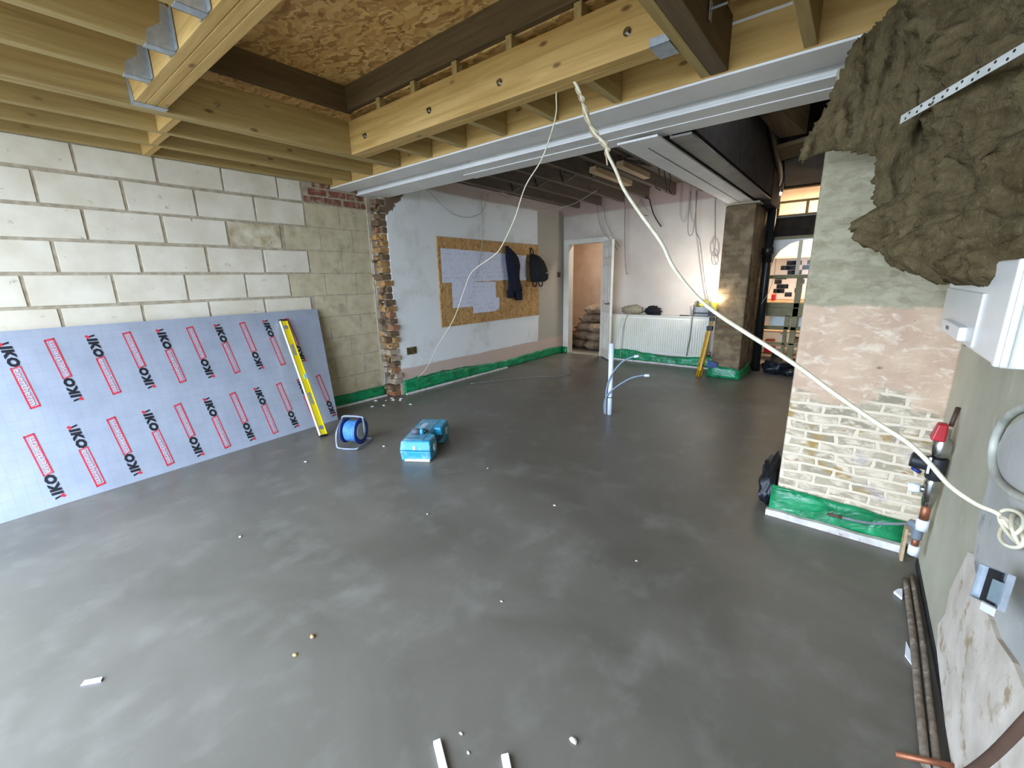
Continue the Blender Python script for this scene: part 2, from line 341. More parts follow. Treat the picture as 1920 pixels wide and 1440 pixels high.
for r in range(3):
    y = 1.81+.05*r
    while y < 2.45: 
        y1 = min(y+.21, 2.515); blockface(y, y1-.012, 2.125+.075*r, 2.19+.075*r, 4, -.002); y = y1
b.mi = 5; b.tube([(.004+.006*random.random(), 2.52+random.uniform(-.006, .006), z/14*2.15) for z in range(15)], .016, 6)
struct('wall_left', b, [MORT, BLOCK, BLOCKD, GBLK, RBR, FOAM])
b = B(); rr = random.Random(11)   # broken end of the old house wall
b.mi = 0; b.box((-.05, 2.58, 0), (.16, 6.33, 2.28))
for i in range(31):
    z = i*.072; x = .0
    if z > 2.2: break
    xe = .165+.05*math.sin(z*1.6+.6)+rr.uniform(-.03, .03) if 0.1 < z < 2.0 else .17
    xe = max(xe, .182)
    while x < xe-.02:
        x1 = min(x+rr.choice((.1, .1, .07, .2)), xe); mi = rr.choice((1, 1, 1, 2, 2, 2, 3) if z > .55 else (4, 4, 2, 3))
        b.mi = mi; dy = rr.uniform(-.05, .02)
        b.hexa([(x+rr.uniform(0, .008), 2.55+dy+rr.uniform(-.012, .012), z+.004), (x1-.008, 2.55+dy+rr.uniform(-.012, .012), z+.004), (x1-.008, 2.64, z+.004), (x, 2.64, z+.004),
                (x+rr.uniform(0, .008), 2.55+dy+rr.uniform(-.012, .012), z+.064), (x1-.008, 2.55+dy+rr.uniform(-.012, .012), z+.064), (x1-.008, 2.64, z+.064), (x, 2.64, z+.064)]); x = x1
for k in range(60):
    z = rr.uniform(.02, 2.2); b.mi = rr.choice((0, 1, 2, 4)); b.blob((rr.uniform(.02, .17), 2.535+rr.uniform(-.02, .02), z), rr.uniform(.012, .035), .03, rr.uniform(.012, .03), .3, 7, 1, k)
struct('wall_left_broken_end', b, [MORT, BUFF, BRN, ORN, PALEB], .004)
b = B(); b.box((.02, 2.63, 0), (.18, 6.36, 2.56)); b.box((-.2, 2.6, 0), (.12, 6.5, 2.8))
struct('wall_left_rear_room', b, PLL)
YR = 6.33
b = B(); b.box((-.7, YR, 1.93), (3.0, YR+.12, 2.8)); b.box((-.7, YR, 0), (.3, YR+.12, 1.93)); b.box((.95, YR, 0), (3.0, YR+.12, 1.93))
struct('wall_rear', b, PLR)
b = B(); b.box((-.7, 8.0, 0), (1.6, 8.1, 2.6)); b.box((-.75, 6.45, 0), (-.65, 8.1, 2.6)); b.box((1.5, 6.45, 0), (1.6, 8.0, 2.6)); b.box((-.7, 6.45, 2.55), (1.6, 8.1, 2.65))
struct('wall_hall', b, HALLW)
struct('wall_pillar', B().box((2.94, 5.7, 0), (3.28, 6.6, 2.18)), PILL, .012)
b = B(); b.box((3.27, 2.69, 2.27), (3.39, 6.6, 3.3)); b.box((2.96, 5.9, 2.18), (3.4, 6.6, 3.3)); struct('wall_spine', b, DARKB)
b = B(); b.box((3.2, 6.65, 1.84), (4.9, 6.8, 2.1)); b.box((3.2, 6.65, 2.45), (4.9, 6.8, 3.3)); b.box((3.1, 6.62, 0), (3.3, 6.8, 2.1)); b.box((3.0, 6.62, 2.1), (3.22, 6.8, 3.3)); b.box((3.98, 6.65, 0), (4.9, 6.8, 2.5))
struct('wall_window', b, DARKB)
struct('wall_chimney_breast', B().box((4.155, 2.25, 0), (4.76, 2.95, 2.24)), CHIM, .015)
b = B(); b.mi = 0; b.box((4.75, YB-.2, -.1), (4.95, 6.7, 3.3))
b.mi = 1; b.poly([(4.752, y, z) for y, z in ((1.36, .90), (1.42, .80), (1.39, .68), (1.40, .62), (1.35, .5), (1.30, .3), (1.0, .06), (-.3, .0), (-.3, 1.05), (1.2, 1.05), (1.25, .96))], (-.006, 0, 0))
b.mi = 2; b.poly([(4.75, 1.36, .49), (4.75, 1.21, .44), (4.75, 1.12, .47), (4.75, .98, .47), (4.75, .86, .50), (4.75, .62, .50), (4.75, .62, .05), (4.75, .98, .02), (4.75, 1.14, .03), (4.75, 1.40, .08), (4.75, 1.47, .14), (4.75, 1.42, .22), (4.75, 1.44, .30)], (-.014, 0, 0))
struct('wall_right', b, [RRM, LILAC, PINKP])
b = B(); b.box((4.45, YB-.15, 0), (4.75, YB, 2.75)); b.box((-.2, YB-.15, 2.36), (4.5, YB, 2.75)); b.box((-.25, YB-.15, 0), (.15, YB, 2.75))
struct('wall_garden_end', b, CONC)
# kitchen seen through the old window
b = B(); b.mi = 0; b.box((2.5, 8.7, -.02), (5.3, 8.8, 3.0)); b.box((2.4, 6.8, 0), (2.5, 8.8, 3.0)); b.box((5.2, 6.8, 0), (5.3, 8.8, 3.0)); b.box((2.4, 6.8, 2.75), (5.3, 8.8, 2.85))
b.mi = 1; b.box((2.6, 8.68, .9), (4.9, 8.7, 1.6)); b.mi = 2
for (x, z) in ((3.33, 1.49), (3.40, 1.49), (3.25, 1.41), (3.33, 1.41), (3.36, 1.33), (3.42, 1.33), (3.57, 1.41), (3.63, 1.49), (3.68, 1.41), (3.70, 1.49), (3.18, 1.25), (3.25, 1.25), (3.18, 1.17), (3.22, 1.09), (3.29, 1.09), (3.18, 1.01), (3.24, 1.01), (3.36, .95), (3.5, 1.02), (3.52, 1.17)):
    b.box((x, 8.672, z), (x+.15 if z > 1.3 else x+.11, 8.69, z+.075))
struct('wall_kitchen', b, [KITW, TILEW, TILEB])

# ------------------------------------------------------------------ roof: deck, lid, upstands
b = B(); b.box((-.2, YB-.1, 2.60), (1.12, 2.72, 2.62)); b.box((1.12, 1.69, 2.60), (4.9, 2.72, 2.62)); b.box((1.12, YB-.1, 2.60), (4.9, .40, 2.62)); b.box((3.62, .4, 2.60), (4.9, 1.69, 2.62))
struct('ceiling_deck', b, OSB)
struct('ceiling_lid', B().box((1.10, .36, 2.77), (3.66, 1.70, 2.79)), OSB)
thing('upstand_board', B().box((1.125, .40, 2.60), (1.17, 1.69, 2.77)), WDY, 'timber upstand toned dark for shade on the left side of the boarded roof opening', 'upstand board', bevel=.003)  # all four upstands are joist wood; their dark colour stands in for shade
thing('upstand_board', B().box((1.17, 1.64, 2.605), (3.62, 1.685, 2.77)), WD, 'timber upstand toned dark for shade above the bolted trimmer at the roof opening', 'upstand board', bevel=.003)
thing('upstand_board', B().box((1.17, .36, 2.60), (3.62, .40, 2.77)), WD, 'timber upstand toned dark for shade above the three ply trimmer at the roof opening', 'upstand board', bevel=.003)
thing('upstand_board', B().box((3.62, .40, 2.60), (3.66, 1.70, 2.77)), WDY, 'timber upstand toned dark for shade on the right side of the boarded roof opening', 'upstand board', bevel=.003)
# rear room ceiling
struct('ceiling_rear', B().box((-.1, 2.4, 2.66), (3.3, 6.45, 2.68)), OLDY)
b = B(); b.box((3.38, 2.7, 3.2), (4.9, 6.7, 3.3)); struct('ceiling_side', b, DARKB)

def timber(name, a, b_, mat, label, cat='joist', group=None): return thing(name, B().box(a, b_), mat, label, cat, group, .003)
Z0, ZT = 2.30, 2.53
timber('wall_plate', (0.004, YB, 2.315), (.05, 2.1, 2.53), WY, 'timber plate fixed along the top of the white block wall', 'wall plate')
timber('ceiling_joist', (.36, YB, Z0), (.407, 2.10, ZT), WY, 'long joist nearest the white block wall, running to the white beam')
timber('ceiling_joist', (.71, YB, Z0), (.757, 2.10, ZT), WY, 'second long joist out from the white block wall, running to the white beam')
t = root('double_joist', (1.12, .3, Z0), 'doubled long joist that carries the left ends of both trimmers', 'joist')
part('ply', B().box((1.075, YB, Z0), (1.121, 2.10, ZT)), WY, t, .003); part('ply', B().box((1.124, YB, Z0), (1.17, 2.10, ZT)), WY, t, .003)
bo = part('bolt', B().cyl((1.17, .751, 2.405), (1.182, .751, 2.405), .012, 10), CHROME, t)
for (x, lab) in ((1.545, 'hanger hung joist nearest the doubled joist, lowest of three in the top left corner'), (1.935, 'hanger hung joist in the middle of the three in the top left corner'), (2.335, 'hanger hung joist highest in the top left corner of the photo')):
    t = root('hung_joist', (x+.023, -.5, Z0), lab, 'joist')
    part('timber', B().box((x, YB, Z0), (x+.047, .335, ZT)), WY, t, .003)
    h = B(); h.box((x-.004, .24, Z0-.003), (x+.051, .337, Z0-.0005))
    for sx in (x-.004, x+.0475): h.poly([(sx, .337, Z0-.003), (sx, .24, Z0-.003), (sx, .25, Z0+.05), (sx, .30, Z0+.09), (sx, .31, Z0+.16), (sx, .337, Z0+.16)], (.003, 0, 0))
    for sx in (x-.038, x+.05): h.box((sx, .3345, Z0), (sx+.035, .3365, Z0+.15))
    part('joist_hanger', h, GALV, t)
timber('noggin', (.05, .60, Z0), (.36, .645, ZT), WX, 'short cross timber between the wall plate and the first long joist', 'noggin')
timber('noggin', (.407, .57, Z0), (.71, .615, ZT), WX, 'short cross timber between the first and second long joists', 'noggin')
timber('noggin', (.757, .54, Z0), (1.075, .585, ZT), WX, 'short cross timber between the second long joist and the doubled joist', 'noggin')
t = root('near_trimmer', (2.4, .41, Z0), 'three ply trimmer with hung joists, crossing the top left corner', 'trimmer')
for i in range(3): part('ply', B().box((1.17, .34+.0475*i, Z0), (3.60, .385+.0475*i, ZT)), WX, t, .003)
h = B(); h.poly([(1.172, .339, Z0-.003), (1.235, .339, Z0-.003), (1.225, .339, Z0+.06), (1.20, .339, Z0+.10), (1.195, .339, Z0+.16), (1.172, .339, Z0+.16)], (0, -.003, 0)); h.box((1.172, .336, Z0-.004), (1.235, .485, Z0-.001)); part('joist_hanger', h, GALV, t)
t = root('bolted_trimmer', (2.4, 1.70, Z0), 'thick trimmer with four bolt heads in its front face', 'trimmer')
for i in range(2): part('ply', B().box((1.17, 1.64+.061*i, Z0), (3.60, 1.6995+.061*i, ZT)), WX, t, .003)
for x in (1.374, 2.089, 2.673, 3.413):
    q = B(); q.cyl((x, 1.641, 2.392), (x, 1.636, 2.392), .019, 16); q.cyl((x, 1.636, 2.392), (x, 1.622, 2.392), .010, 6); part('bolt', q, CHROME, t)
h = B(); h.box((3.52, 1.63, Z0-.004), (3.605, 1.765, Z0-.001)); h.box((3.52, 1.634, Z0-.004), (3.605, 1.637, Z0+.03)); part('joist_hanger', h, GALV, t)
names = ['first', 'second', 'third', 'fourth', 'fifth']
for i, x in enumerate((1.577, 1.957, 2.346, 2.761, 3.181)):
    t = root('short_joist', (x-.023, 1.9, Z0), names[i]+' short joist from the left between the bolted trimmer and the white beam', 'joist', 'short joists in front of the white beam')
    part('timber', B().box((x-.047, 1.761, Z0), (x, 2.10, ZT)), WY, t, .003)
    part('firring_piece', B().box((x-.047, 1.645, ZT), (x-.005, 2.10, 2.60)), WY, t, .002)
timber('packing_strip', (.05, 1.70, 2.53), (1.12, 1.74, 2.60), WX, 'packing strip under the roof deck beside the roof opening', 'packing strip')
timber('rim_board', (.0, 2.105, 2.294), (4.74, 2.15, 2.598), WX, 'rim board standing on the front edge of the white beam', 'rim board')
t = root('side_double_joist', (3.67, .8, Z0), 'doubled joist on the right side of the roof opening', 'joist')
part('ply', B().box((3.605, YB, Z0), (3.65, 2.105, ZT)), WY, t, .003); part('ply', B().box((3.653, YB, Z0), (3.73, 2.105, ZT)), WDY, t, .003, 'browner ply')
cl = B(); cl.box((3.735, 1.71, 2.36), (3.738, 1.745, 2.43)); cl.box((3.735, 1.72, 2.395), (3.80, 1.726, 2.402)); thing('nail_clip', cl, GALV, 'small bent metal clip on the browner side of the doubled joist', 'clip')
timber('ceiling_joist', (4.035, YB, Z0), (4.085, 2.105, ZT), WY, 'single joist between the doubled joist and the hanging wool')
timber('header_strip', (3.74, 1.95, 2.53), (4.03, 2.0, 2.60), WX, 'packing strip above the rim board near the top edge of the photo', 'packing strip')

# ------------------------------------------------------------------ steel beams
def ibeam_x(y0, y1, z, x0, x1, hgt, plate=None):
    b = B(); ym = (y0+y1)/2
    b.box((x0, y0, z), (x1, y1, z+.012)); b.box((x0, ym-.006, z+.012), (x1, ym+.006, z+hgt-.012)); b.box((x0, y0, z+hgt-.012), (x1, y1, z+hgt)); return b
t = root('steel_beam', (2.3, 2.21, 2.28), 'front white painted steel beam under the rim board', 'steel beam')
part('flanged_section', ibeam_x(2.10, 2.32, 2.28, .0, 4.74, .22), STEEL, t, .002)
t = root('steel_beam', (2.3, 2.53, 2.25), 'rear white painted steel beam with a bright lip along it', 'steel beam')
part('flanged_section', ibeam_x(2.38, 2.68, 2.25, .02, 4.74, .26), STEEL, t, .002)
part('cover_plate', B().box((.02, 2.40, 2.262), (4.74, 2.43, 2.46)), STEEL, t, .001); part('bottom_plate', B().box((1.5, 2.52, 2.244), (4.74, 2.68, 2.2495)), STEEL, t, .001)
t = root('steel_beam', (3.11, 4.2, 2.20), 'white steel beam running back to the brick pillar', 'steel beam')
b = B(); b.box((2.97, 2.50, 2.20), (3.245, 5.9, 2.214)); b.box((3.10, 2.69, 2.214), (3.114, 5.9, 2.44)); b.box((2.97, 2.69, 2.44), (3.245, 5.9, 2.455)); part('flanged_section', b, STEEL, t, .002)
b = B(); b.box((3.105, 2.70, 2.196), (3.11, 5.7, 2.1995)); part('weld_line', b, STEELG, t)
t = root('grey_steel_channel', (3.33, 4.2, 2.23), 'dull grey steel channel beside the white beam, under the dark wall', 'steel beam')
b = B(); b.box((3.255, 2.69, 2.225), (3.395, 5.95, 2.24)); b.box((3.255, 2.69, 2.24), (3.265, 5.95, 2.265)); part('channel_section', b, STEELG, t, .002)
thing('padstone', B().box((2.93, 5.66, 2.18), (3.32, 5.95, 2.1985)), CONC, 'thin pale bearing pad on top of the brick pillar', 'padstone', bevel=.004)

# old joists over the rear room
for i, x in enumerate((.45, .85, 1.25, 1.65, 2.05, 2.45, 2.82)):
    t = root('old_joist', (x+.025, 4.4, 2.5), 'old grey brown ceiling joist, number %s from the left in the rear room' % ['one', 'two', 'three', 'four', 'five', 'six', 'seven'][i], 'joist', 'old joists of the rear room')
    part('timber', B().box((x, 2.69, 2.5), (x+.05, YR, 2.66)), OLDY, t, .006)
for i, x in enumerate((.50, .90, 1.30, 1.70, 2.10, 2.50)):
    b = B(); b.obox((x+.175, 4.5, 2.58), (.165, 0, .055), (0, .018, 0), (-.004, 0, .014)); b.obox((x+.175, 4.55, 2.58), (.165, 0, -.055), (0, .018, 0), (.004, 0, .014))
    thing('cross_strut', b, OLDY, 'crossed wooden strut in the %s gap between old joists of the rear room' % ['first', 'second', 'third', 'fourth', 'fifth', 'sixth'][i], 'strut', 'crossed struts')
thing('batten', B().box((1.94, 4.0, 2.44), (2.02, 4.95, 2.498)), PINE, 'pale new batten under the old joists, left of the two', 'batten', bevel=.003)
thing('batten', B().box((2.25, 4.0, 2.44), (2.33, 4.73, 2.498)), PINE, 'pale new batten under the old joists, right of the two', 'batten', bevel=.003)

# ------------------------------------------------------------------ rear window to the kitchen
t = root('window_1', (3.65, 6.7, 0), None, None, None, 'structure')
b = B(); fy0, fy1 = 6.66, 6.73
def fb(x0, z0, x1, z1): b.box((x0, fy0, z0), (x1, fy1, z1))
fb(3.29, 0, 3.37, 1.83); fb(3.29, 1.80, 4.0, 1.84); fb(3.37, 1.28, 4.0, 1.33); fb(3.37, .88, 4.0, .95); fb(3.37, .76, 4.0, .88); fb(3.70, .0, 3.77, 1.28); fb(3.62, .58, 3.68, .78); fb(3.85, .0, 4.0, .9); fb(3.37, .57, 4.0, .62); fb(3.37, .0, 4.0, .06); fb(3.37, .36, 4.0, .39); fb(3.62, .06, 3.66, .58); fb(3.94, .9, 4.0, 1.84)
part('window_frame', b, OLIVE, t, .004)
b = B(); pts = [(3.37, 6.68, 1.33), (3.375, 6.68, 1.45), (3.40, 6.68, 1.56), (3.46, 6.68, 1.66), (3.57, 6.68, 1.745), (3.70, 6.68, 1.78), (3.94, 6.68, 1.795), (3.94, 6.68, 1.80), (3.37, 6.68, 1.80)]
for i in range(6): b.poly([pts[i], pts[i+1], (pts[i+1][0], 6.68, 1.80), (pts[i][0] if i else 3.37, 6.68, 1.80)], (0, .03, 0))
part('arched_head', b, PAINT, t)
b = B(); fy0 = 6.69; fy1 = 6.72; fb(3.665, 1.33, 3.71, 1.78); part('glazing_bar', b, KITW, t)
b = B(); b.box((3.37, 6.70, .06), (3.94, 6.704, 1.80)); part('pane', b, GLASS, t)
t = root('window_2', (3.6, 6.7, 2.1), None, None, None, 'structure')
b = B(); fy0, fy1 = 6.67, 6.73; fb(3.22, 2.09, 4.0, 2.12); fb(3.22, 2.27, 4.0, 2.295); fb(3.36, 2.12, 3.39, 2.28); fb(3.69, 2.12, 3.72, 2.28); fb(3.22, 2.44, 4.0, 2.46); part('window_frame', b, wood('varnished_bar', 'b8904c', 'a07a3c', 0), t, .003)
b = B(); b.box((3.22, 6.70, 2.12), (3.98, 6.704, 2.45)); part('pane', b, GLASS, t)
thing('window_board', B().box((3.22, 6.60, 2.075), (3.98, 6.66, 2.09)), STEELG, 'grey ledge along the bottom of the high lit window', 'ledge')
b = B(); b.mi = 0; b.cyl((3.41, 6.5, 2.62), (3.395, 6.5, 2.385), .036, 18)
t = root('spot_lamp', (3.40, 6.5, 2.385), 'grey cylinder spot lamp hanging in front of the high lit window', 'lamp'); part('lamp_body', b, GREYP, t)
part('bulb', B().cyl((3.395, 6.5, 2.386), (3.393, 6.5, 2.35), .026, 14, .018), emit('warm_bulb', 'fff0d8', 14), t)
b = B(); b.hexa([(3.49, 5.9, 2.61), (4.2, 5.9, 2.70), (4.2, 6.65, 2.47), (3.43, 6.65, 2.47), (3.49, 5.9, 2.64), (4.2, 5.9, 2.73), (4.2, 6.65, 2.50), (3.43, 6.65, 2.50)])
thing('soffit_panel', b, plain('grey_panel', '807a74', '6e6862', 4, rough=.8), 'dull grey sloping panel above the high lit window', 'panel')
thing('sloping_board', B().hexa([(3.5, 5.2, 2.62), (4.3, 5.2, 2.72), (4.3, 5.5, 2.66), (3.5, 5.5, 2.56), (3.5, 5.2, 2.66), (4.3, 5.2, 2.76), (4.3, 5.5, 2.70), (3.5, 5.5, 2.60)]), WD, 'dark green grey board sloping behind the chimney top', 'board')
thing('sloping_board', B().hexa([(3.46, 4.2, 2.72), (3.62, 4.2, 2.72), (3.75, 5.2, 2.72), (3.52, 5.2, 2.72), (3.46, 4.2, 3.2), (3.62, 4.2, 3.2), (3.75, 5.2, 3.1), (3.52, 5.2, 3.1)]), WDY, 'dark brown board leaning beside the black pipe high up', 'board')
# things in the kitchen
thing('kitchen_worktop', B().box((2.6, 8.25, .84), (4.9, 8.66, .89)), plain('beech_top', 'd8b480', 'c8a06c', 6, rough=.4), 'pale worktop in the lit kitchen behind the glass', 'worktop', bevel=.006)
t = root('wall_cupboard', (3.4, 8.5, 1.62), 'white wall cupboard above the black and white tiles', 'cupboard'); part('body', B().box((2.9, 8.42, 1.62), (4.7, 8.66, 2.2)), TILEW, t, .004); part('hood_edge', B().box((2.9, 8.38, 1.60), (4.7, 8.42, 1.63)), PAINT, t)
thing('red_tub', B().box((3.30, 7.5, .10), (3.44, 7.7, .22)), RED, 'lower red tub behind the bottom panes of the window', 'tub', bevel=.01)
thing('red_tub', B().box((3.30, 7.5, .255), (3.42, 7.7, .31)), RED, 'flat red tray on the shelf behind the bottom panes', 'tray', bevel=.01)
thing('red_tub', B().box((3.20, 8.35, .89), (3.26, 8.5, 1.0)), RED, 'small red canister on the kitchen worktop', 'canister', bevel=.01)
thing('shelf_unit', B().box((3.1, 7.45, .225), (3.9, 7.8, .25)).box((3.1, 7.45, .05), (3.9, 7.8, .08)).box((3.1, 7.45, .44), (3.9, 7.8, .465)).box((3.08, 7.45, 0), (3.1, 7.8, .6)).box((3.9, 7.45, 0), (3.92, 7.8, .6)), PINE, 'low wooden shelves behind the bottom panes of the window', 'shelves')
thing('white_carton', B().box((3.50, 7.5, .25), (3.58, 7.72, .42)), WHITEP, 'white upright carton on the low shelves behind the window', 'carton', bevel=.004)
thing('white_carton', B().box((3.64, 7.5, .25), (3.8, 7.72, .36)), SACK, 'brown low carton on the low shelves behind the window', 'carton', bevel=.004)
thing('dark_bin', B().box((3.46, 7.1, 0.0), (3.60, 7.25, .17)), BLK, 'small black bin on the floor behind the window', 'bin', bevel=.01)
thing('white_sheet', B().box((3.43, 6.76, .60), (3.62, 6.77, .775)).box((3.68, 6.76, .60), (3.84, 6.77, .775)), plain('frosted_pane', 'd8dedc', 'ccd4d2', 3, rough=.4), 'pale frosted sheet behind the two small square panes', 'sheet')
area('kitchen_ceiling_light', (3.9, 7.8, 2.7), (0, 0, 0), 1.4, 1.0, 60, (1.0, .80, .56))

# soil pipe
t = root('soil_pipe', (3.36, 6.42, 0), 'black cast iron soil pipe standing beside the brick pillar', 'pipe')
part('pipe', B().tube([(3.37, 6.42, 0), (3.345, 6.42, 2.40)], .052, 20), CAST, t)
part('socket', B().tube([(3.352, 6.42, 1.50), (3.352, 6.42, 1.60), (3.351, 6.42, 1.61), (3.35, 6.42, 1.68), (3.35, 6.42, 1.70)], .07, 20, True, [.062, .062, .075, .075, .058]), CAST, t)
part('socket', B().tube([(3.345, 6.42, 2.38), (3.345, 6.42, 2.5)], .07, 20), CAST, t)
part('upper_bend', B().tube(smooth_path([(3.345, 6.42, 2.45), (3.40, 6.2, 2.56), (3.42, 5.6, 2.72), (3.43, 4.8, 2.95), (3.43, 4.4, 3.15)]), .055, 18), CAST, t)

# ------------------------------------------------------------------ doorway and door
t = root('door_1', (.93, YR, 0), None, None, None, 'structure')
b = B(); b.box((.20, YR-.03, 0), (.307, YR+.13, 2.0)); b.box((.95, YR-.03, 0), (1.09, YR, 2.0)); b.box((.30, YR-.03, 1.92), (.95, YR+.13, 2.0)); b.box((.95, YR, 0), (.97, YR+.13, 1.93)); part('door_frame', b, PAINT, t, .004)
hx, hy = .955, YR-.02; ex, ey = 1.27, 6.00; L = math.hypot(ex-hx, ey-hy); dx, dy = (ex-hx)/L, (ey-hy)/L; nx, ny = dy, -dx     # nx,ny points at the camera's left
lf = part('door_leaf', B().hexa([(hx, hy, .015), (ex, ey, .015), (ex-nx*.04, ey-ny*.04, .015), (hx-nx*.04, hy-ny*.04, .015), (hx, hy, 1.93), (ex, ey, 1.93), (ex-nx*.04, ey-ny*.04, 1.93), (hx-nx*.04, hy-ny*.04, 1.93)]), DOORP, t, .003)
for (u0, u1) in ((.16, .44), (.56, .84)):
    for (z0, z1) in ((.15, .80), (.95, 1.55), (1.65, 1.83)):
        q = B()
        for (a, c, e, f) in ((u0, z0, u1, z0+.02), (u0, z1-.02, u1, z1), (u0, z0, u0+.04, z1), (u1-.04, z0, u1, z1)):
            P = lambda u, o: (hx+dx*L*u+nx*o, hy+dy*L*u+ny*o)
            q.hexa([P(a, 0)+(c,), P(e, 0)+(c,), P(e, .008)+(c,), P(a, .008)+(c,), P(a, 0)+(f,), P(e, 0)+(f,), P(e, .008)+(f,), P(a, .008)+(f,)])
        part('panel_moulding', q, DOORP, t)
q = B(); P = lambda u, o, z: (hx+dx*L*u+nx*o, hy+dy*L*u+ny*o, z); q.cyl(P(.92, 0, .93), P(.92, .045, .93), .012, 10); q.tube([P(.92, .045, .93), P(.72, .05, .93)], .009, 8); part('door_handle', q, BRN, t)
# sacks in the hall
rk = random.Random(5)
def sack(cx, cy, cz, sx, sy, sz, yaw, label):
    b = B(); c, s_ = math.cos(yaw), math.sin(yaw); n = 8
    r = bmesh.ops.create_grid(b.m, x_segments=10, y_segments=8, size=1)
    top = list(b.m.verts); d = bmesh.ops.duplicate(b.m, geom=b.m.faces[:])['geom']; bot = [g for g in d if isinstance(g, bmesh.types.BMVert)]
    for vs, sg in ((top, 1), (bot, -1)):
        for v in vs:
            u, w_ = v.co.x, v.co.y; k = (max(0, 1-abs(u)**5)*max(0, 1-abs(w_)**5))**.5
            x, y, z = u*sx/2, w_*sy/2, sg*sz/2*k+.012*noise.noise(V((u*2+cx*9, w_*2, cz*7+sg)))
            v.co = V((cx+c*x-s_*y, cy+s_*x+c*y, cz+sz/2+z))
    bmesh.ops.remove_doubles(b.m, verts=b.m.verts[:], dist=.004)
    for f in b.m.faces: f.smooth = True
    thing('paper_sack', b, SACK, label, 'sack', 'brown sacks stacked in the hall')
lv = ['lowest', 'second lowest', 'middle', 'second highest', 'highest']
for k in range(5):
    sack(.05+.105*k, 7.2, .0+k*.168, .45, .6, .168, .05*k, 'brown paper sack in the hall, %s of the left stack' % lv[k])
for k in range(3):
    sack(.56+.03*k, 7.05, k*.168, .40, .55, .168, -.1+.05*k, 'brown paper sack in the hall behind the door, %s of the right stack' % ('lowest', 'middle', 'highest')[k])
thing('door_threshold', B().box((.30, YR-.02, 0), (.95, YR+.13, .012)), plain('screed_edge', 'a8a48c', '90907a', 8, rough=.8), 'pale strip across the doorway floor', 'threshold')
area('hall_light', (.8, 7.2, 2.5), (0, 0, 0), .3, .3, 24, (1, .95, .88))

# ------------------------------------------------------------------ radiator and things on it
t = root('radiator', (2.0, 6.25, .12), 'long cream panel radiator on the rear wall with clutter on top', 'radiator')
b = B(); b.box((1.18, 6.22, .14), (2.74, 6.31, .74))
x = 1.22
while x < 2.72: b.box((x, 6.205, .18), (x+.018, 6.222, .70)); x += .034
part('panel', b, plain('cream_radiator_paint', 'ece8d8', 'e4dfcc', 3, rough=.4), t, .003); part('top_grille', B().box((1.175, 6.20, .74), (2.745, 6.315, .755)), PAINT, t, .003)
part('valve', B().cyl((2.76, 6.27, .16), (2.76, 6.27, .24), .014), CHROME, t)
b = B(); b.blob((1.54, 6.25, .825), .165, .055, .075, .22, 9, 3, 2); thing('canvas_bag', b, BEIGE, 'crumpled beige cloth bag on the left of the radiator top', 'bag')
b = B(); b.blob((1.89, 6.25, .82), .135, .055, .068, .25, 8, 3, 5); thing('cloth_bundle', b, BLKC, 'crumpled black bundle on the radiator top', 'bundle')
t = root('site_radio', (2.62, 6.25, .755), 'grey box with yellow top and black band on the radiator end', 'radio')
part('body', B().box((2.53, 6.205, .757), (2.72, 6.30, .90)), GREYP, t, .012); part('band', B().box((2.525, 6.20, .80), (2.725, 6.305, .82)), BLK, t)
b = B(); b.blob((2.63, 6.25, .94), .09, .05, .06, .3, 9, 3, 8); part('yellow_top', b, plain('yellow_green_cloth', 'c4b83c', '8a8a34', 16, rough=.8), t)
b = B(); b.tube([(2.50, 6.25, .757), (2.50, 6.25, .93)], .006, 8); b.tube([(2.44, 6.26, .762), (2.30, 6.26, .762)], .008, 8); part('handle', b, BLK, t)

# tripod work light
t = root('tripod_light', (2.84, 5.62, 0), 'yellow folded tripod work light leaning on the brick pillar', 'work light')
for (bx, by, tx) in ((2.79, 5.60, 2.895), (2.825, 5.56, 2.905), (2.845, 5.61, 2.91)):
    part('leg', B().tube([(bx, by, .0), (tx, 5.64, .66)], .013, 8), YELD, t)
part('leg_brace', B().obox((2.855, 5.60, .36), (.035, .02, .27), (.02, -.02, 0), (.012, 0, 0)), YELD, t)
part('mast', B().tube([(2.90, 5.64, .62), (2.93, 5.65, .90)], .012, 8), YELD, t)
for (p, rr_) in (((2.897, 5.64, .66), .028), ((2.912, 5.645, .78), .024), ((2.84, 5.6, .16), .022)):
    part('clamp', B().obox(p, (rr_*1.3, 0, 0), (0, rr_, 0), (0, 0, rr_)), BLK, t, .004)
part('battery_box', B().box((2.88, 5.60, .82), (2.97, 5.68, .88)), BLK, t, .006)
part('lamp_housing', B().box((2.895, 5.61, .89), (2.965, 5.675, 1.0)), YEL, t, .008)
part('lamp_lens', B().blob((2.945, 5.63, 1.045), .05, .045, .05, 0), emit('work_light_glow', 'fff8f0', 40), t)
d = bpy.data.lights.new('work_lamp', 'AREA'); d.shape = 'DISK'; d.size = .09; d.energy = 12; d.color = (.94, .97, 1.0)
o = bpy.data.objects.new('work_lamp', d); COL.objects.link(o); o.location = (2.895, 5.76, 1.13)
o.rotation_euler = V((-.72, .18, .5)).to_track_quat('-Z', 'Y').to_euler()
thing('blue_rag', B().hexa([(2.90, 5.66, .12), (3.04, 5.66, .12), (3.04, 5.69, .12), (2.90, 5.69, .12), (2.90, 5.66, .22), (3.02, 5.66, .20), (3.02, 5.69, .20), (2.90, 5.69, .22)]), plain('blue_sheet', '2c4c84', '243e6c', 10, rough=.5), 'scrap of blue sheet at the foot of the brick pillar', 'sheet', bevel=.005)

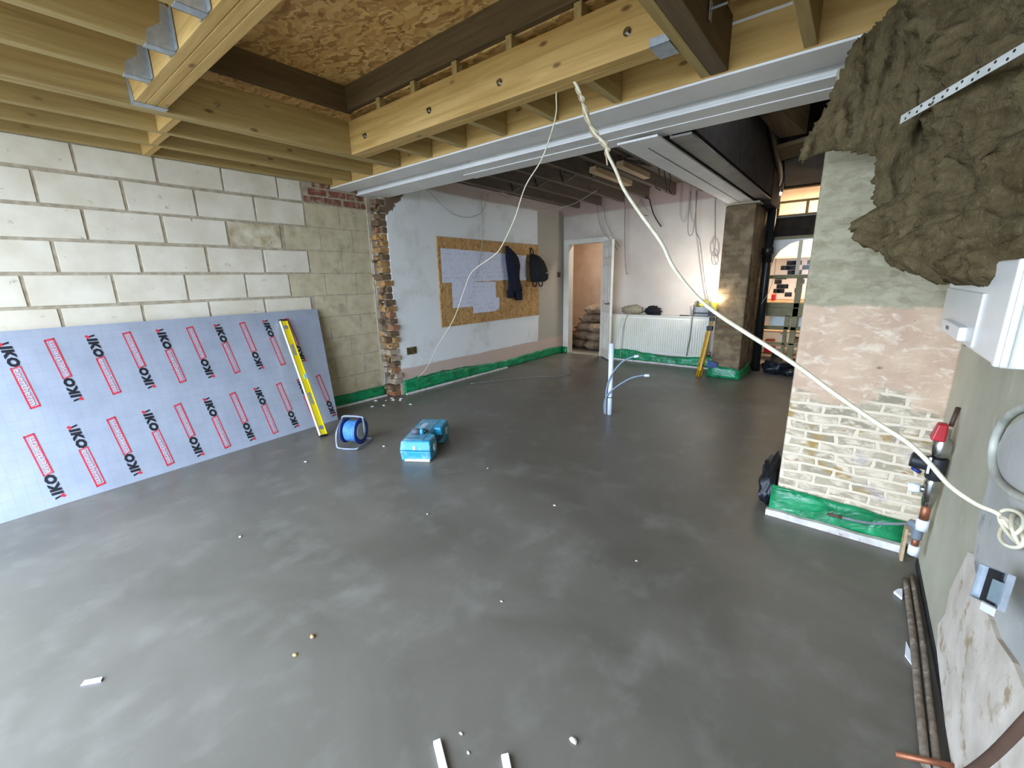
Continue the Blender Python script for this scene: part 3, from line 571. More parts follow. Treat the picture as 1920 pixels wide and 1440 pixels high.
# ------------------------------------------------------------------ green membrane and foam edging
def membrane(path, h, label, seed=0, out=.012, thick=.004):
    """crumpled strip standing along a floor path; h = height (function of 0..1 or number)"""
    b = B(); P = [V(p) for p in path]; seg = []
    for a, c in zip(P, P[1:]):
        n = max(2, int((c-a).length/.05))
        seg += [a.lerp(c, i/n) for i in range(n)]
    seg.append(P[-1]); cols = []; N = len(seg)-1
    for i, p in enumerate(seg):
        d = (seg[min(i+1, N)]-seg[max(i-1, 0)]).normalized(); nrm = V((d.y, -d.x, 0)); hh = (h(i/N) if callable(h) else h)*(1+.12*noise.noise(V((i*.35, seed, 0))))
        cols.append([p+nrm*(thick+out*(1.0-k/4)*(.7)+.012*max(0, noise.noise(V((i*.45, k*.9, seed+5)))+.3))+V((0, 0, .003+hh*k/4)) for k in range(5)]+[p+nrm*.001+V((0, 0, .003+hh*k/4)) for k in (4, 3, 2, 1, 0)])
    v = [[b.m.verts.new(q) for q in c] for c in cols]
    for a, c in zip(v, v[1:]):
        for k in range(10):
            f = b._f([a[k], c[k], c[(k+1) % 10], a[(k+1) % 10]])
            if f: f.smooth = k < 4
    b._f(v[0]); b._f(v[-1][::-1])
    return thing('green_membrane', b, GRN, label, 'membrane')
membrane([(.012, YB, 0), (.012, 1.6, 0), (.012, 2.52, 0)], lambda t: .15-.03*t, 'green plastic sheet along the foot of the block wall, behind the foil board', 1)
membrane([(.19, 2.66, 0), (.19, 6.28, 0)], lambda t: .17-.06*t+.02*math.sin(t*9), 'green plastic sheet along the foot of the white wall under the notice board', 2)
membrane([(.185, 6.29, 0), (.30, 6.285, 0)], .11, 'short green plastic flap in the corner by the door frame', 3, .004)
membrane([(1.12, 6.19, 0), (2.93, 6.19, 0)], lambda t: .15+.03*math.sin(t*8), 'green plastic sheet under the radiator', 4)
membrane([(2.925, 6.1, 0), (2.92, 5.68, 0), (3.29, 5.67, 0), (3.31, 6.2, 0)], lambda t: .15+.03*math.sin(t*7), 'green plastic sheet wrapped round the foot of the brick pillar', 5, .03)
membrane([(4.13, 2.24, 0), (4.70, 2.24, 0)], lambda t: .17-.03*t, 'shiny green plastic sheet across the foot of the chimney breast', 6, .03)
def strip(a, c, wd, ht, label, mat=FOAM):
    a, c = V(a), V(c); d = (c-a); L = d.length; d.normalize(); n = V((-d.y, d.x, 0)); b = B(); k = max(2, int(L/.08)); prev = None
    rows_ = []
    for i in range(k+1):
        p = a+d*L*i/k; j = .25*wd*noise.noise(V((i*.7, a.x, a.y))); hz = ht*(1+.25*noise.noise(V((i*.9, a.y, 3))))
        rows_.append([b.m.verts.new(q) for q in (p-n*wd/2, p+n*(wd/2+j), p+n*(wd/2+j)+V((0, 0, hz)), p-n*wd/2+V((0, 0, hz)))])
    for r0, r1 in zip(rows_, rows_[1:]):
        for q in range(4): b._f([r0[q], r1[q], r1[(q+1) % 4], r0[(q+1) % 4]])
    b._f(rows_[0]); b._f(rows_[-1]); return thing('edge_strip', b, mat, label, 'edging')
strip((.05, 1.75, .001), (.065, 2.5, .001), .022, .02, 'white foam edging at the foot of the block wall')
strip((.235, 2.66, .001), (.235, 4.6, .001), .022, .022, 'white foam edging at the foot of the white rear room wall')
strip((1.15, 6.15, .001), (2.9, 6.13, .001), .03, .025, 'pale foam edging at the foot of the radiator wall')
strip((4.12, 2.20, .001), (4.70, 2.19, .001), .03, .035, 'white foam edging in front of the green sheet at the chimney foot')
b = B(); b.blob((4.105, 2.50, .10), .055, .24, .13, .3, 7, 3, 4)
for v in b.m.verts: v.co.z = max(v.co.z, .002)
thing('black_sheet', b, BLKP, 'bundled black plastic sheet behind the left edge of the chimney breast', 'sheet')
b = B(); b.blob((3.62, 6.38, .09), .17, .14, .10, .35, 7, 3, 9); b.blob((3.80, 6.28, .05), .10, .08, .055, .35, 7, 3, 12)
for v in b.m.verts: v.co.z = max(v.co.z, .002)
thing('black_sheet', b, BLKP, 'heap of black plastic on the floor under the lit window', 'sheet')

# ------------------------------------------------------------------ foil faced board with its printing
BL, BR_, TR_ = V((.60, -.74, 0)), V((.42, 1.66, 0)), V((.055, 1.775, 1.09)); BL = BR_+(BL-BR_)
Ux = (BR_-BL).normalized(); UL = (BR_-BL).length; Vx = (TR_-BR_).normalized(); VL = (TR_-BR_).length; Nn = Ux.cross(Vx).normalized()
if Nn.x < 0: Nn = -Nn
t = root('insulation_board', (.3, .5, 0), 'large foil faced insulation board leaning on the block wall', 'insulation board')
TH = .05
b = B(); b.mi = 0
def bp(u, v, o=0): return BL+Ux*u+Vx*v+Nn*o
b.hexa([bp(0, 0, -TH), bp(UL, 0, -TH), bp(UL, 0, -.0006), bp(0, 0, -.0006), bp(0, VL, -TH), bp(UL, VL, -TH), bp(UL, VL, -.0006), bp(0, VL, -.0006)])
part('foam_core', b, plain('foam_core', 'cfc09a', 'bca982', 20, rough=.9), t)
b = B(); n = 60; mm = 30
gv = [[None]*(mm+1) for _ in range(n+1)]
for i in range(n+1):
    for j in range(mm+1):
        u, v = i/n*UL, j/mm*VL
        edge = min(u, UL-u, v, VL-v); jag = .006*noise.noise(V((u*14, v*14, 2))) if edge < .001 else 0
        gv[i][j] = b.m.verts.new(bp(u+(jag if u > UL-.001 else 0), v, .0002+.0009*noise.noise(V((u*5, v*5, 1)))))
for i in range(n):
    for j in range(mm):
        f = b._f([gv[i][j], gv[i+1][j], gv[i+1][j+1], gv[i][j+1]]); f.smooth = True
for u0, u1, v0, v1 in ((UL, UL, 0, VL), (0, UL, VL, VL)):      # foil wrapping the right and top edges
    b.hexa([bp(u0, v0, -TH), bp(u1+.001, v0, -TH), bp(u1+.001, v0, 0), bp(u0, v0, 0), bp(u0, v1, -TH), bp(u1+.001, v1+.001, -TH), bp(u1+.001, v1+.001, 0), bp(u0, v1+.001, 0)])
part('foil_facing', b, FOIL, t)
def logo(u0, v0, flip, tilt=.21):
    # (u0, v0) is the upper end of the word pair; text runs down the board, or up it when flipped
    dn = (-Vx*math.cos(tilt)+Ux*math.sin(tilt)); side = (Ux*math.cos(tilt)+Vx*math.sin(tilt)); Ltot = .447
    b = B(); o = bp(u0, v0)
    if flip: o = o+dn*Ltot; X, Y = -dn, -side
    else: X, Y = dn, side
    at = lambda a, c: o+X*a+Y*c
    z = .0022
    # red arrow head with dark tail, black word, framed outlined word
    b.mi = 1; b.poly([at(.0, -.028)+Nn*z, at(.012, -.018)+Nn*z, at(.022, -.026)+Nn*z, at(.016, -.008)+Nn*z, at(.004, -.004)+Nn*z, at(-.008, -.016)+Nn*z], Nn*.0003)
    b.mi = 0; b.poly([at(.004, -.004)+Nn*z, at(.014, -.006)+Nn*z, at(.012, .022)+Nn*z, at(.0, .024)+Nn*z], Nn*.0003)
    text(b, 'IKO', at(.020, -.024), X, Y, Nn, .146, .054, 0, .065, z, .18)
    b.mi = 1; f0, f1, g0, g1, e = .166, .447, -.024, .025, .006
    for (a0, a1, c0, c1) in ((f0, f1, g0, g0+e), (f0, f1, g1-e, g1), (f0, f0+e, g0, g1), (f1-e*1.8, f1, g0, g1)):
        b.poly([at(a0, c0)+Nn*z, at(a1, c0)+Nn*z, at(a1, c1)+Nn*z, at(a0, c1)+Nn*z], Nn*.0003)
    text(b, 'enertherm', at(f0+.009, g0+.0055), X, Y, Nn, f1-f0-.026, .039, 1, .05, z+.0002)
    text(b, 'enertherm', at(f0+.0115, g0+.008), X, Y, Nn, f1-f0-.031, .034, 2, .024, z+.0008)
    part('printed_lettering', b, [BLKI, REDP, SILV], t)
for k in range(11):
    u = .29+.198*k-.198
    if 0 < u < 2.35: logo(u, 1.082, k % 2 == 0)
for k in range(11):
    u = .335+.1945*k
    if u < 2.32: logo(u, .484, k % 2 == 0)

# ------------------------------------------------------------------ spirit level leaning on the board
t = root('spirit_level', (.79, 1.31, 0), 'long yellow spirit level leaning on the foil board', 'spirit level')
a, c = V((.79, 1.315, .008)), bp(2.06, 1.07, .012)+V((0.012, -.03, 0)); Ld = (c-a); LL = Ld.length; Ld.normalize(); Wd = (Ux-Ld*Ux.dot(Ld)).normalized(); Nd = Ld.cross(Wd).normalized()
if Nd.x < 0: Nd = -Nd
lp = lambda s, wv, nv: a+Ld*s*LL+Wd*wv+Nd*nv
def lbox(s0, s1, w0, w1, n0, n1): return B().hexa([lp(s0, w0, n0), lp(s1, w0, n0), lp(s1, w1, n0), lp(s0, w1, n0), lp(s0, w0, n1), lp(s1, w0, n1), lp(s1, w1, n1), lp(s0, w1, n1)])
part('web', lbox(.01, .99, -.028, .028, -.007, .007), YEL, t)
part('flange', lbox(.01, .99, -.034, -.026, -.012, .012), plain('pale_level_edge', 'f0ecd8', 'e2dcc4', 9, rough=.4), t, .002); part('flange', lbox(.01, .99, .026, .034, -.012, .012), YEL, t, .002)
for s0, s1 in ((0, .012), (.988, 1)): part('end_cap', lbox(s0, s1, -.036, .036, -.014, .014), BLK, t, .002)
for s in (.07, .93):
    q = B(); q.cyl(lp(s, 0, -.009), lp(s, 0, .0095), .020, 20); part('vial', q, GREYP, t)
part('vial', lbox(.475, .515, .008, .035, -.0125, .0125), plain('vial_green', 'b8d8d0', '9cc4c0', 9, rough=.2), t)
for s in (.26, .68): part('printed_label', lbox(s, s+.10, -.014, .014, .0071, .0078), plain('faded_print', '787880', 'a8a48c', 60, rough=.6), t)

# ------------------------------------------------------------------ cable reel
t = root('cable_reel', (1.20, 1.37, 0), 'blue extension cable wound on a grey tube framed reel', 'cable reel')
ctr = V((1.19, 1.39, .125)); ax = V((.88, .47, 0)).normalized(); pp = V((-ax.y, ax.x, 0)); up = V((0, 0, 1))
part('drum', B().cyl(ctr-ax*.07, ctr+ax*.05, .055, 24), GREYP, t)
def disc(s, r0, r1, th):
    b = B(); n = 36; rg = []
    for (r, o_) in ((r1, 0), (r1, th), (r0, th), (r0, 0)):
        rg.append([b.m.verts.new(ctr+ax*(s+o_)+pp*math.cos(k*2*math.pi/n)*r+up*math.sin(k*2*math.pi/n)*r) for k in range(n)])
    for q in range(4):
        for k in range(n): b._f([rg[q][k], rg[q][(k+1) % n], rg[(q+1) % 4][(k+1) % n], rg[(q+1) % 4][k]])
    return b
part('flange', disc(.055, .055, .112, .008), NAVY, t, .001); part('flange', disc(-.08, .055, .105, .008), NAVY, t, .001)
part('socket_plate', B().cyl(ctr+ax*.056, ctr+ax*.068, .07, 28), plain('pale_grey_plate', 'a8aaa6', '949690', 8, rough=.5), t, .002)
for layer, mat in ((0, BLUEL), (1, BLUE)):
    b = B(); pts = []; rd = .072+.012*layer; turns = 7
    for k in range(turns*24+1):
        an = k/24*2*math.pi; s = -.066+.112*(k/(turns*24)) if layer == 0 else .046-.10*(k/(turns*24)); rr2 = rd+.004*noise.noise(V((k*.1, layer, 0)))
        pts.append(ctr+ax*s+pp*math.cos(an)*rr2+up*math.sin(an)*rr2)
    b.tube(pts, .0078, 8); part('cable', b, mat, t)
b = B(); f0 = -.10; f1 = .09
b.tube(smooth_path([ctr+ax*f0+pp*.0+up*.10, ctr+ax*f0-pp*.10+up*.02, ctr+ax*f0-pp*.12-up*.09, ctr+ax*(f0+.03)-pp*.125-up*.113, ctr+ax*(f1-.03)-pp*.125-up*.113, ctr+ax*f1-pp*.10-up*.105, ctr+ax*f1+pp*.08-up*.108, ctr+ax*(f1-.02)+pp*.11-up*.108, ctr+ax*(f0+.02)+pp*.11-up*.108, ctr+ax*f0+pp*.09-up*.09, ctr+ax*f0+pp*.03+up*.08, ctr+ax*f0+pp*.0+up*.10, ctr+ax*(f0+.02)+up*.125, ctr+ax*(f1-.02)+up*.125, ctr+ax*f1+up*.10, ctr+ax*f1+pp*.0-up*.02]), .009, 10)
part('tube_frame', b, plain('grey_tube', '9298a0', '70767e', 14, rough=.45, metal=.3), t)

# ------------------------------------------------------------------ tool case
t = root('tool_case', (1.75, 1.72, 0), 'dusty blue plastic power tool case lying on the screed', 'tool case')
c0 = V((1.745, 1.70, 0)); ld = V((-.535, .845, 0)).normalized(); wd_ = V((ld.y, -ld.x, 0)); HL, HW = .285, .122
cp = lambda l, w_, z: c0+ld*l*HL+wd_*w_*HW+V((0, 0, z))
def shell(z0, z1, s0, s1, notch=True):
    # outline of the case with the handle recess in its right side, tapered from s0 at z0 to s1 at z1
    o = [(-1, -1), (1, -1), (1, 1), (.42, 1), (.34, .55), (-.30, .55), (-.38, 1), (-1, 1)]
    b = B(); r0 = [b.m.verts.new(cp(l*s0 if abs(l) == 1 else l, w_*s0 if abs(w_) == 1 else w_, z0)) for l, w_ in o]; r1 = [b.m.verts.new(cp(l*s1 if abs(l) == 1 else l, w_*s1 if abs(w_) == 1 else w_, z1)) for l, w_ in o]
    n = len(o); b._f(r0[::-1]); b._f(r1)
    for i in range(n): b._f([r0[i], r0[(i+1) % n], r1[(i+1) % n], r1[i]])
    return b
part('lower_shell', shell(0, .085, .94, 1), TEAL, t, .008); part('upper_shell', shell(.088, .16, 1, .93), TEAL, t, .010)
b = B(); b.hexa([cp(-.84, -.80, .158), cp(.84, -.80, .158), cp(.84, .42, .158), cp(-.84, .42, .158), cp(-.84, -.80, .163), cp(.84, -.80, .163), cp(.84, .42, .163), cp(-.84, .42, .163)]); part('lid_panel', b, TEALT, t, .003)
b = B(); b.obox(cp(-.02, .86, .086), ld*.10, wd_*.013, V((0, 0, .016))); part('handle', b, BLK, t, .006)
for l in (-.62, .66): 
    b = B(); b.obox(cp(l, 1.0, .088), ld*.028, wd_*.010, V((0, 0, .028))); part('latch', b, plain('worn_latch', 'b8bcbc', '8a9090', 20, rough=.5), t, .004)
b = B(); b.obox(cp(.27, .62, .125), ld*.045, wd_*.045, V((0, 0, .038))); part('recess_bulge', b, plain('clean_teal', '2ca4d0', '2494c0', 6, rough=.4), t, .012)
b = B(); text(b, 'makita', cp(-.30, -.15, .1635), ld, -wd_, V((0, 0, 1)), .23, .058, 0, .05, .0006, .2); part('printed_lettering', b, plain('white_print', 'dfeaee', 'c4d4da', 20, rough=.6), t)
b = B(); P4 = [cp(-.985, -.12, .10), cp(-.985, .03, .10), cp(-.965, .03, .125), cp(-.965, -.12, .125)]; b.poly(P4, -ld*.006); part('sticker', b, PIPEW, t)
b = B(); b.obox(cp(-.975, .1, .012), ld*.008, wd_*.10, V((0, 0, .010))); part('dust_patch', b, DUSTW, t, .004)
t2 = root('torch', (1.80, 1.60, .163), 'small grey and teal cylinder tool lying on the case lid', 'tool')
q = cp(-.42, -.12, .163+.024); part('barrel', B().tube([q-wd_*.055-ld*.01, q+wd_*.01], .024, 14), plain('grey_grip', '5c5c68', '4a4a54', 14, rough=.6), t2); part('collar', B().tube([q+wd_*.008, q+wd_*.035+ld*.006], .024, 14), TEAL, t2); part('tip', B().tube([q+wd_*.034+ld*.006, q+wd_*.07+ld*.012], .02, 12, True, [.020, .009]), BLK, t2)

# ------------------------------------------------------------------ notice board, drawings, coat and bag
X0 = .18
thing('notice_board', B().box((X0+.001, 3.335, .755), (X0+.019, 5.52, 1.885)), OSBW, 'strand board screwed to the white rear room wall, holding drawings', 'notice board', bevel=.002)
def sheet(y0, z0, y1, z1, lab, layer=1, skew=0):
    b = B(); x = X0+.0195+.0012*layer; n = 10; g = [[b.m.verts.new((x+.004*abs(noise.noise(V((i*.4+y0*5, j*.5, layer))))+.0005, y0+(y1-y0)*i/n+skew*(j/n), z0+(z1-z0)*j/n)) for j in range(n+1)] for i in range(n+1)]
    g2 = [[b.m.verts.new(v.co-V((.0006, 0, 0))) for v in r] for r in g]
    for i in range(n):
        for j in range(n):
            b._f([g[i][j], g[i+1][j], g[i+1][j+1], g[i][j+1]]); b._f([g2[i][j], g2[i][j+1], g2[i+1][j+1], g2[i+1][j]])
    for i in range(n): b._f([g[i][0], g2[i][0], g2[i+1][0], g[i+1][0]]); b._f([g[i][n], g[i+1][n], g2[i+1][n], g2[i][n]]); b._f([g[0][i], g[0][i+1], g2[0][i+1], g2[0][i]]); b._f([g[n][i], g2[n][i], g2[n][i+1], g[n][i+1]])
    thing('drawing_sheet', b, PAPER, lab, 'paper', 'building drawings on the notice board')
o5 = ['leftmost', 'second', 'third', 'fourth', 'fifth']
for i, (y0, y1) in enumerate(((3.38, 3.72), (3.70, 4.02), (4.02, 4.32), (4.30, 4.58), (4.56, 4.90))):
    sheet(y0, 1.32+.005*i, y1, 1.745-.006*i, 'white building drawing, %s in the top row of the notice board' % (o5[i] if i == 0 else o5[i]+' from the left'), 1+i % 2)
sheet(4.92, 1.33, 5.18, 1.71, 'white building drawing between the hanging coat and rucksack', 1)
sheet(3.54, .99, 3.94, 1.325, 'white building drawing, left of the two lower sheets', 3)
sheet(3.92, .895, 4.42, 1.32, 'white building drawing, lower and larger of the lower two sheets', 4, .0)
sheet(4.34, .915, 4.48, 1.09, 'small folded corner sheet at the right of the lower drawings', 5, .02)
# navy coat
def hanging(name, sections, mat, label, cat, seed):
    b = B(); rings = []; n = 20
    for (z, yc, hw, dp) in sections:
        rg = []
        for k in range(n):
            an = 2*math.pi*k/n; f = 1+.16*noise.noise(V((math.cos(an)*2, math.sin(an)*2, z*3+seed)))+.10*math.sin(an*5+seed)
            rg.append(b.m.verts.new((X0+.028+dp*(1+math.cos(an)*f)*.5, yc+math.sin(an)*hw*f, z)))
        rings.append(rg)
    for a, c in zip(rings, rings[1:]):
        for k in range(n):
            f = b._f([a[k], a[(k+1) % n], c[(k+1) % n], c[k]]); f.smooth = True
    b._f(rings[0]); b._f(rings[-1][::-1]); return b
t = root('coat', (.22, 4.78, 1.05), 'long navy coat hanging on the notice board', 'coat')
part('body', hanging('coat', [(1.83, 4.67, .02, .03), (1.79, 4.68, .05, .06), (1.74, 4.71, .085, .09), (1.66, 4.73, .125, .12), (1.55, 4.75, .145, .13), (1.44, 4.76, .125, .12), (1.36, 4.77, .12, .11), (1.25, 4.79, .14, .12), (1.17, 4.80, .155, .12)], NAVYC, '', '', 3), NAVYC, t)
part('coat_tail', hanging('tail', [(1.19, 4.71, .075, .10), (1.10, 4.71, .06, .08), (1.07, 4.72, .05, .07)], NAVYC, '', '', 5), NAVYC, t); part('coat_tail', hanging('tail', [(1.19, 4.86, .10, .11), (1.08, 4.90, .085, .09), (1.03, 4.92, .07, .08)], NAVYC, '', '', 6), NAVYC, t)
part('hook', B().tube([(X0+.019, 4.67, 1.815), (X0+.06, 4.67, 1.82), (X0+.065, 4.67, 1.84)], .005, 8), BLK, t)
t = root('rucksack', (.25, 5.38, 1.28), 'black rucksack hanging on the right edge of the notice board', 'rucksack')
part('body', hanging('bag', [(1.73, 5.31, .05, .06), (1.70, 5.32, .10, .11), (1.62, 5.345, .155, .16), (1.52, 5.365, .185, .18), (1.42, 5.38, .195, .19), (1.34, 5.385, .19, .18), (1.30, 5.385, .15, .13)], BLKC, '', '', 9), BLKC, t)
part('hanging_loop', B().tube(smooth_path([(X0+.05, 5.29, 1.72), (X0+.03, 5.28, 1.79), (X0+.03, 5.30, 1.83), (X0+.05, 5.32, 1.78), (X0+.06, 5.33, 1.72)]), .008, 8), BLKC, t)
for y in (5.24, 5.40): part('strap', B().tube(smooth_path([(X0+.14, y-.05, 1.32), (X0+.15, y-.05, 1.25), (X0+.15, y, 1.23), (X0+.15, y+.04, 1.26), (X0+.14, y+.05, 1.32)]), .010, 8), BLKC, t)
b = B(); b.blob((X0+.205, 5.50, 1.44), .004, .035, .012, .3, 9, 2); part('emblem', b, plain('pale_emblem', 'a8acb4', '80848c', 20), t)
# socket, switch
t = root('wall_socket', (X0, 2.83, .5), 'brass double socket low on the white rear room wall', 'socket'); part('plate', B().box((X0+.0005, 2.755, .475), (X0+.010, 2.90, .565)), plain('tarnished_brass', '8a7a50', '5c5034', 20, rough=.4, metal=.6), t, .003)
for y in (2.79, 2.865):
    q = B(); q.box((X0+.010, y-.004, .532), (X0+.0112, y+.004, .546)); q.box((X0+.010, y-.017, .50), (X0+.0112, y-.009, .508)); q.box((X0+.010, y+.009, .50), (X0+.0112, y+.017, .508)); part('pin_holes', q, BLK, t)
t = root('light_switch', (X0, 6.17, 1.37), 'dark brass light switch on the wall left of the door', 'switch'); part('plate', B().box((X0+.0005, 6.12, 1.37), (X0+.009, 6.22, 1.46)), plain('dark_brass', '6a5030', '48361e', 20, rough=.4, metal=.6), t, .003); part('rocker', B().box((X0+.009, 6.155, 1.40), (X0+.014, 6.18, 1.43)), BLK, t)

# ------------------------------------------------------------------ white pipe with flexible conduits rising from the screed
thing('floor_pipe', B().tube([(2.577, 3.369, .001), (2.575, 3.369, .35), (2.571, 3.369, .722)], .024, 20), PIPEW, 'white plastic pipe standing up from the middle of the screed', 'pipe')
t = root('flexible_conduit', (2.56, 3.34, 0), 'upper grey blue flexible conduit bending away from the white floor pipe', 'conduit')
CON = plain('grey_blue_conduit', '93a0b0', '7e8c9e', 40, rough=.5)
pts = smooth_path([(2.545, 3.345, .001), (2.545, 3.34, .12), (2.55, 3.335, .25), (2.575, 3.335, .36), (2.615, 3.345, .45), (2.69, 3.36, .55), (2.77, 3.37, .60), (2.815, 3.372, .615)]); part('tube', B().tube(pts, .008, 10), CON, t); part('white_end_cap', B().tube([pts[-2], pts[-1], (2.85, 3.373, .622)], .013, 12), PIPEW, t)
t = root('flexible_conduit', (2.53, 3.35, 0), 'lower grey blue flexible conduit bending right from the white floor pipe', 'conduit')
pts = smooth_path([(2.535, 3.35, .001), (2.53, 3.34, .08), (2.545, 3.335, .17), (2.60, 3.335, .255), (2.68, 3.35, .33), (2.78, 3.365, .40), (2.87, 3.37, .435), (2.925, 3.372, .445)]); part('tube', B().tube(pts, .008, 10), CON, t); part('white_end_cap', B().tube([pts[-2], pts[-1], (2.962, 3.373, .449)], .013, 12), PIPEW, t)
b = B(); q = [(2.577+.0275*math.cos(k*math.pi/10)-.004, 3.366+.030*math.sin(k*math.pi/10), .182) for k in range(21)]; b.tube(q, .004, 6, False); thing('cable_tie', b, BLK, 'black tie round the white floor pipe and its conduits', 'cable tie')

# ------------------------------------------------------------------ loose cables
def cable(pts, r, mat, label, k=5, group=None, name='hanging_cable'): return thing(name, B().tube(smooth_path(pts, k), r, 8), mat, label, 'cable', group)
t = root('supply_cable', (3.1, 1.7, 2.25), 'thick cream cable slung from the bolted trimmer to the right wall', 'cable')
main = [(3.10, 1.71, 2.31), (3.133, 1.715, 2.252), (3.166, 1.702, 2.174), (3.235, 1.676, 2.045), (3.32, 1.643, 1.962), (3.34, 1.636, 1.911), (3.394, 1.615, 1.828), (3.448, 1.594, 1.736), (3.547, 1.556, 1.617), (3.669, 1.509, 1.48), (3.735, 1.483, 1.377), (3.838, 1.444, 1.268), (3.934, 1.407, 1.198), (4.063, 1.357, 1.127), (4.14, 1.327, 1.087), (4.245, 1.287, 1.029), (4.341, 1.25, .968), (4.454, 1.206, .903), (4.528, 1.178, .865), (4.577, 1.159, .824), (4.625, 1.14, .774), (4.676, 1.121, .745), (4.712, 1.107, .738), (4.728, 1.098, .72), (4.735, 1.09, .70)]
mp_ = smooth_path(main); part('cable', B().tube(mp_, .0075, 10, True, [.0078-.0028*max(0, (i/len(mp_)-.6)/.4) for i in range(len(mp_))]), CREAM, t)
b = B(); tw = smooth_path(main[:6], 10); pts = [p+V((math.cos(i*.42), math.sin(i*.42)*.5, math.sin(i*.42)*.6))*.013 for i, p in enumerate(tw)]; b.tube(pts, .005, 8); part('twisted_strand', b, plain('dull_cream_cable', 'cdbd98', 'b8a680', 30, rough=.6), t)
b = B(); tw = tw[12:]+[V((3.345, 1.63, 1.87))]; pts = [p-V((math.cos(i*.36), math.sin(i*.36)*.5, math.sin(i*.36)*.6))*.013 for i, p in enumerate(tw)]; b.tube(pts, .004, 8); part('twisted_strand', b, plain('pinkish_cable', 'b89c80', 'a0866c', 30, rough=.6), t)
cable([(2.975, 1.75, 2.31), (2.97, 1.75, 2.283), (2.971, 1.75, 2.208), (2.934, 1.765, 2.129), (2.835, 1.804, 2.006), (2.668, 1.87, 1.897), (2.54, 1.921, 1.728), (2.36, 1.993, 1.568), (2.242, 2.04, 1.511), (1.882, 2.182, 1.407), (1.713, 2.249, 1.256), (1.451, 2.353, .986), (.997, 2.533, .674), (.618, 2.684, .377), (.25, 2.83, .18)], .0037, CREAM, 'thin cream cable stretched from bolted trimmer to the foot of the notice board wall')
cable([(.215, 4.16, 2.5), (.22, 4.157, 1.954), (.225, 4.087, 1.67), (.24, 3.999, 1.456), (.25, 3.95, 1.38)], .005, WIREC, 'thin pale wire hanging in front of the drawings on the notice board')
cable([(.25, 3.0, 2.5), (.25, 3.6, 2.16), (.24, 4.1, 2.22), (.22, 4.3, 2.5)], .004, WIREC, 'thin pale wire drooping across the top of the white rear room wall')
cable([(.47, 4.2, 2.505), (.55, 4.9, 2.33), (.9, 5.3, 2.38), (1.4, 5.2, 2.5)], .005, WIREC, 'pale wire looping under the old joists left of centre')
cable([(1.29, 6.2, 2.505), (1.365, 6.2, 2.45), (1.38, 6.2, 2.1), (1.405, 6.2, 1.673), (1.43, 6.2, 1.45), (1.454, 6.2, 1.384)], .007, GREYC, 'grey cable hanging straight down the rear wall right of the door')
cable([(.87, 6.22, 2.505), (.95, 6.22, 2.15), (1.15, 6.25, 1.9), (1.25, 6.27, 1.75)], .004, GREYC, 'thin grey wire slanting down above the open door')
cable([(.89, 6.22, 2.505), (1.0, 6.22, 2.42), (1.03, 6.23, 2.25), (1.15, 6.25, 2.0), (1.28, 6.27, 1.82)], .004, GREYC, 'thin grey wire curling down to the top of the open door')
cable([(1.675, 6.2, 2.505), (1.75, 6.2, 2.47), (1.77, 6.2, 2.42), (1.825, 6.2, 2.264), (1.90, 6.2, 2.14), (1.958, 6.2, 2.064)], .010, DARKC, 'short dark cable curving right at the top of the rear wall')
cable([(1.66, 6.2, 2.505), (1.55, 6.2, 2.38), (1.63, 6.2, 2.27), (1.74, 6.2, 2.24)], .005, GREYC, 'small curled grey wire at the top of the rear wall')
cable([(2.35, 6.2, 2.5), (2.34, 6.2, 2.1), (2.36, 6.2, 1.93), (2.41, 6.2, 1.92), (2.43, 6.2, 2.1), (2.44, 6.2, 2.5)], .005, GREYC, 'looped grey wire on the rear wall near the white steel beam')
cable([(2.42, 6.2, 2.5), (2.458, 6.2, 1.984), (2.52, 6.2, 1.835), (2.594, 6.2, 1.467), (2.65, 6.2, 1.2), (2.704, 6.2, 1.0)], .006, GREYC, 'long grey wire hanging down the rear wall to the work light')
cable([(2.684, 6.2, 2.45), (2.70, 6.2, 2.1), (2.733, 6.2, 1.75), (2.70, 6.19, 1.62), (2.73, 6.18, 1.50), (2.79, 6.19, 1.52), (2.77, 6.2, 1.66), (2.72, 6.2, 1.70), (2.74, 6.2, 1.56), (2.78, 6.2, 1.48)], .005, GREYC, 'coiled grey wire hanging on the rear wall beside the pillar')
cable([(1.50, 6.19, .76), (1.45, 6.18, .62), (1.43, 6.17, .4), (1.42, 6.15, .03)], .006, WIREC, 'pale wire trailing down the left end of the radiator')
cable([(2.51, 6.19, .78), (2.50, 6.185, .5), (2.47, 6.18, .16)], .007, GREYC, 'grey lead hanging down the front of the radiator')
cable([(3.46, 6.4, 1.55), (3.46, 6.4, 1.3), (3.42, 6.4, 1.1), (3.36, 6.35, .95)], .004, WIREC, 'thin pale wire hanging from the black soil pipe')
cable([(1.0, 5.2, .006), (1.3, 4.7, .006), (.9, 4.2, .006), (.6, 3.7, .006), (.5, 3.5, .006)], .005, GREYC, 'thin wire lying on the screed by the rear room wall')
for i, (x, y) in enumerate(((2.465, 4.6), (2.485, 4.9), (2.475, 4.75))):
    cable([(x, y, 2.52), (x+.02, y, 2.42), (x-.03+.03*i, y+.03, 2.33), (x+.04, y, 2.27)], .006, DARKC, 'dark wire tail hanging under the old joists by the white beam, %s of three' % ('left', 'far right', 'middle')[i])

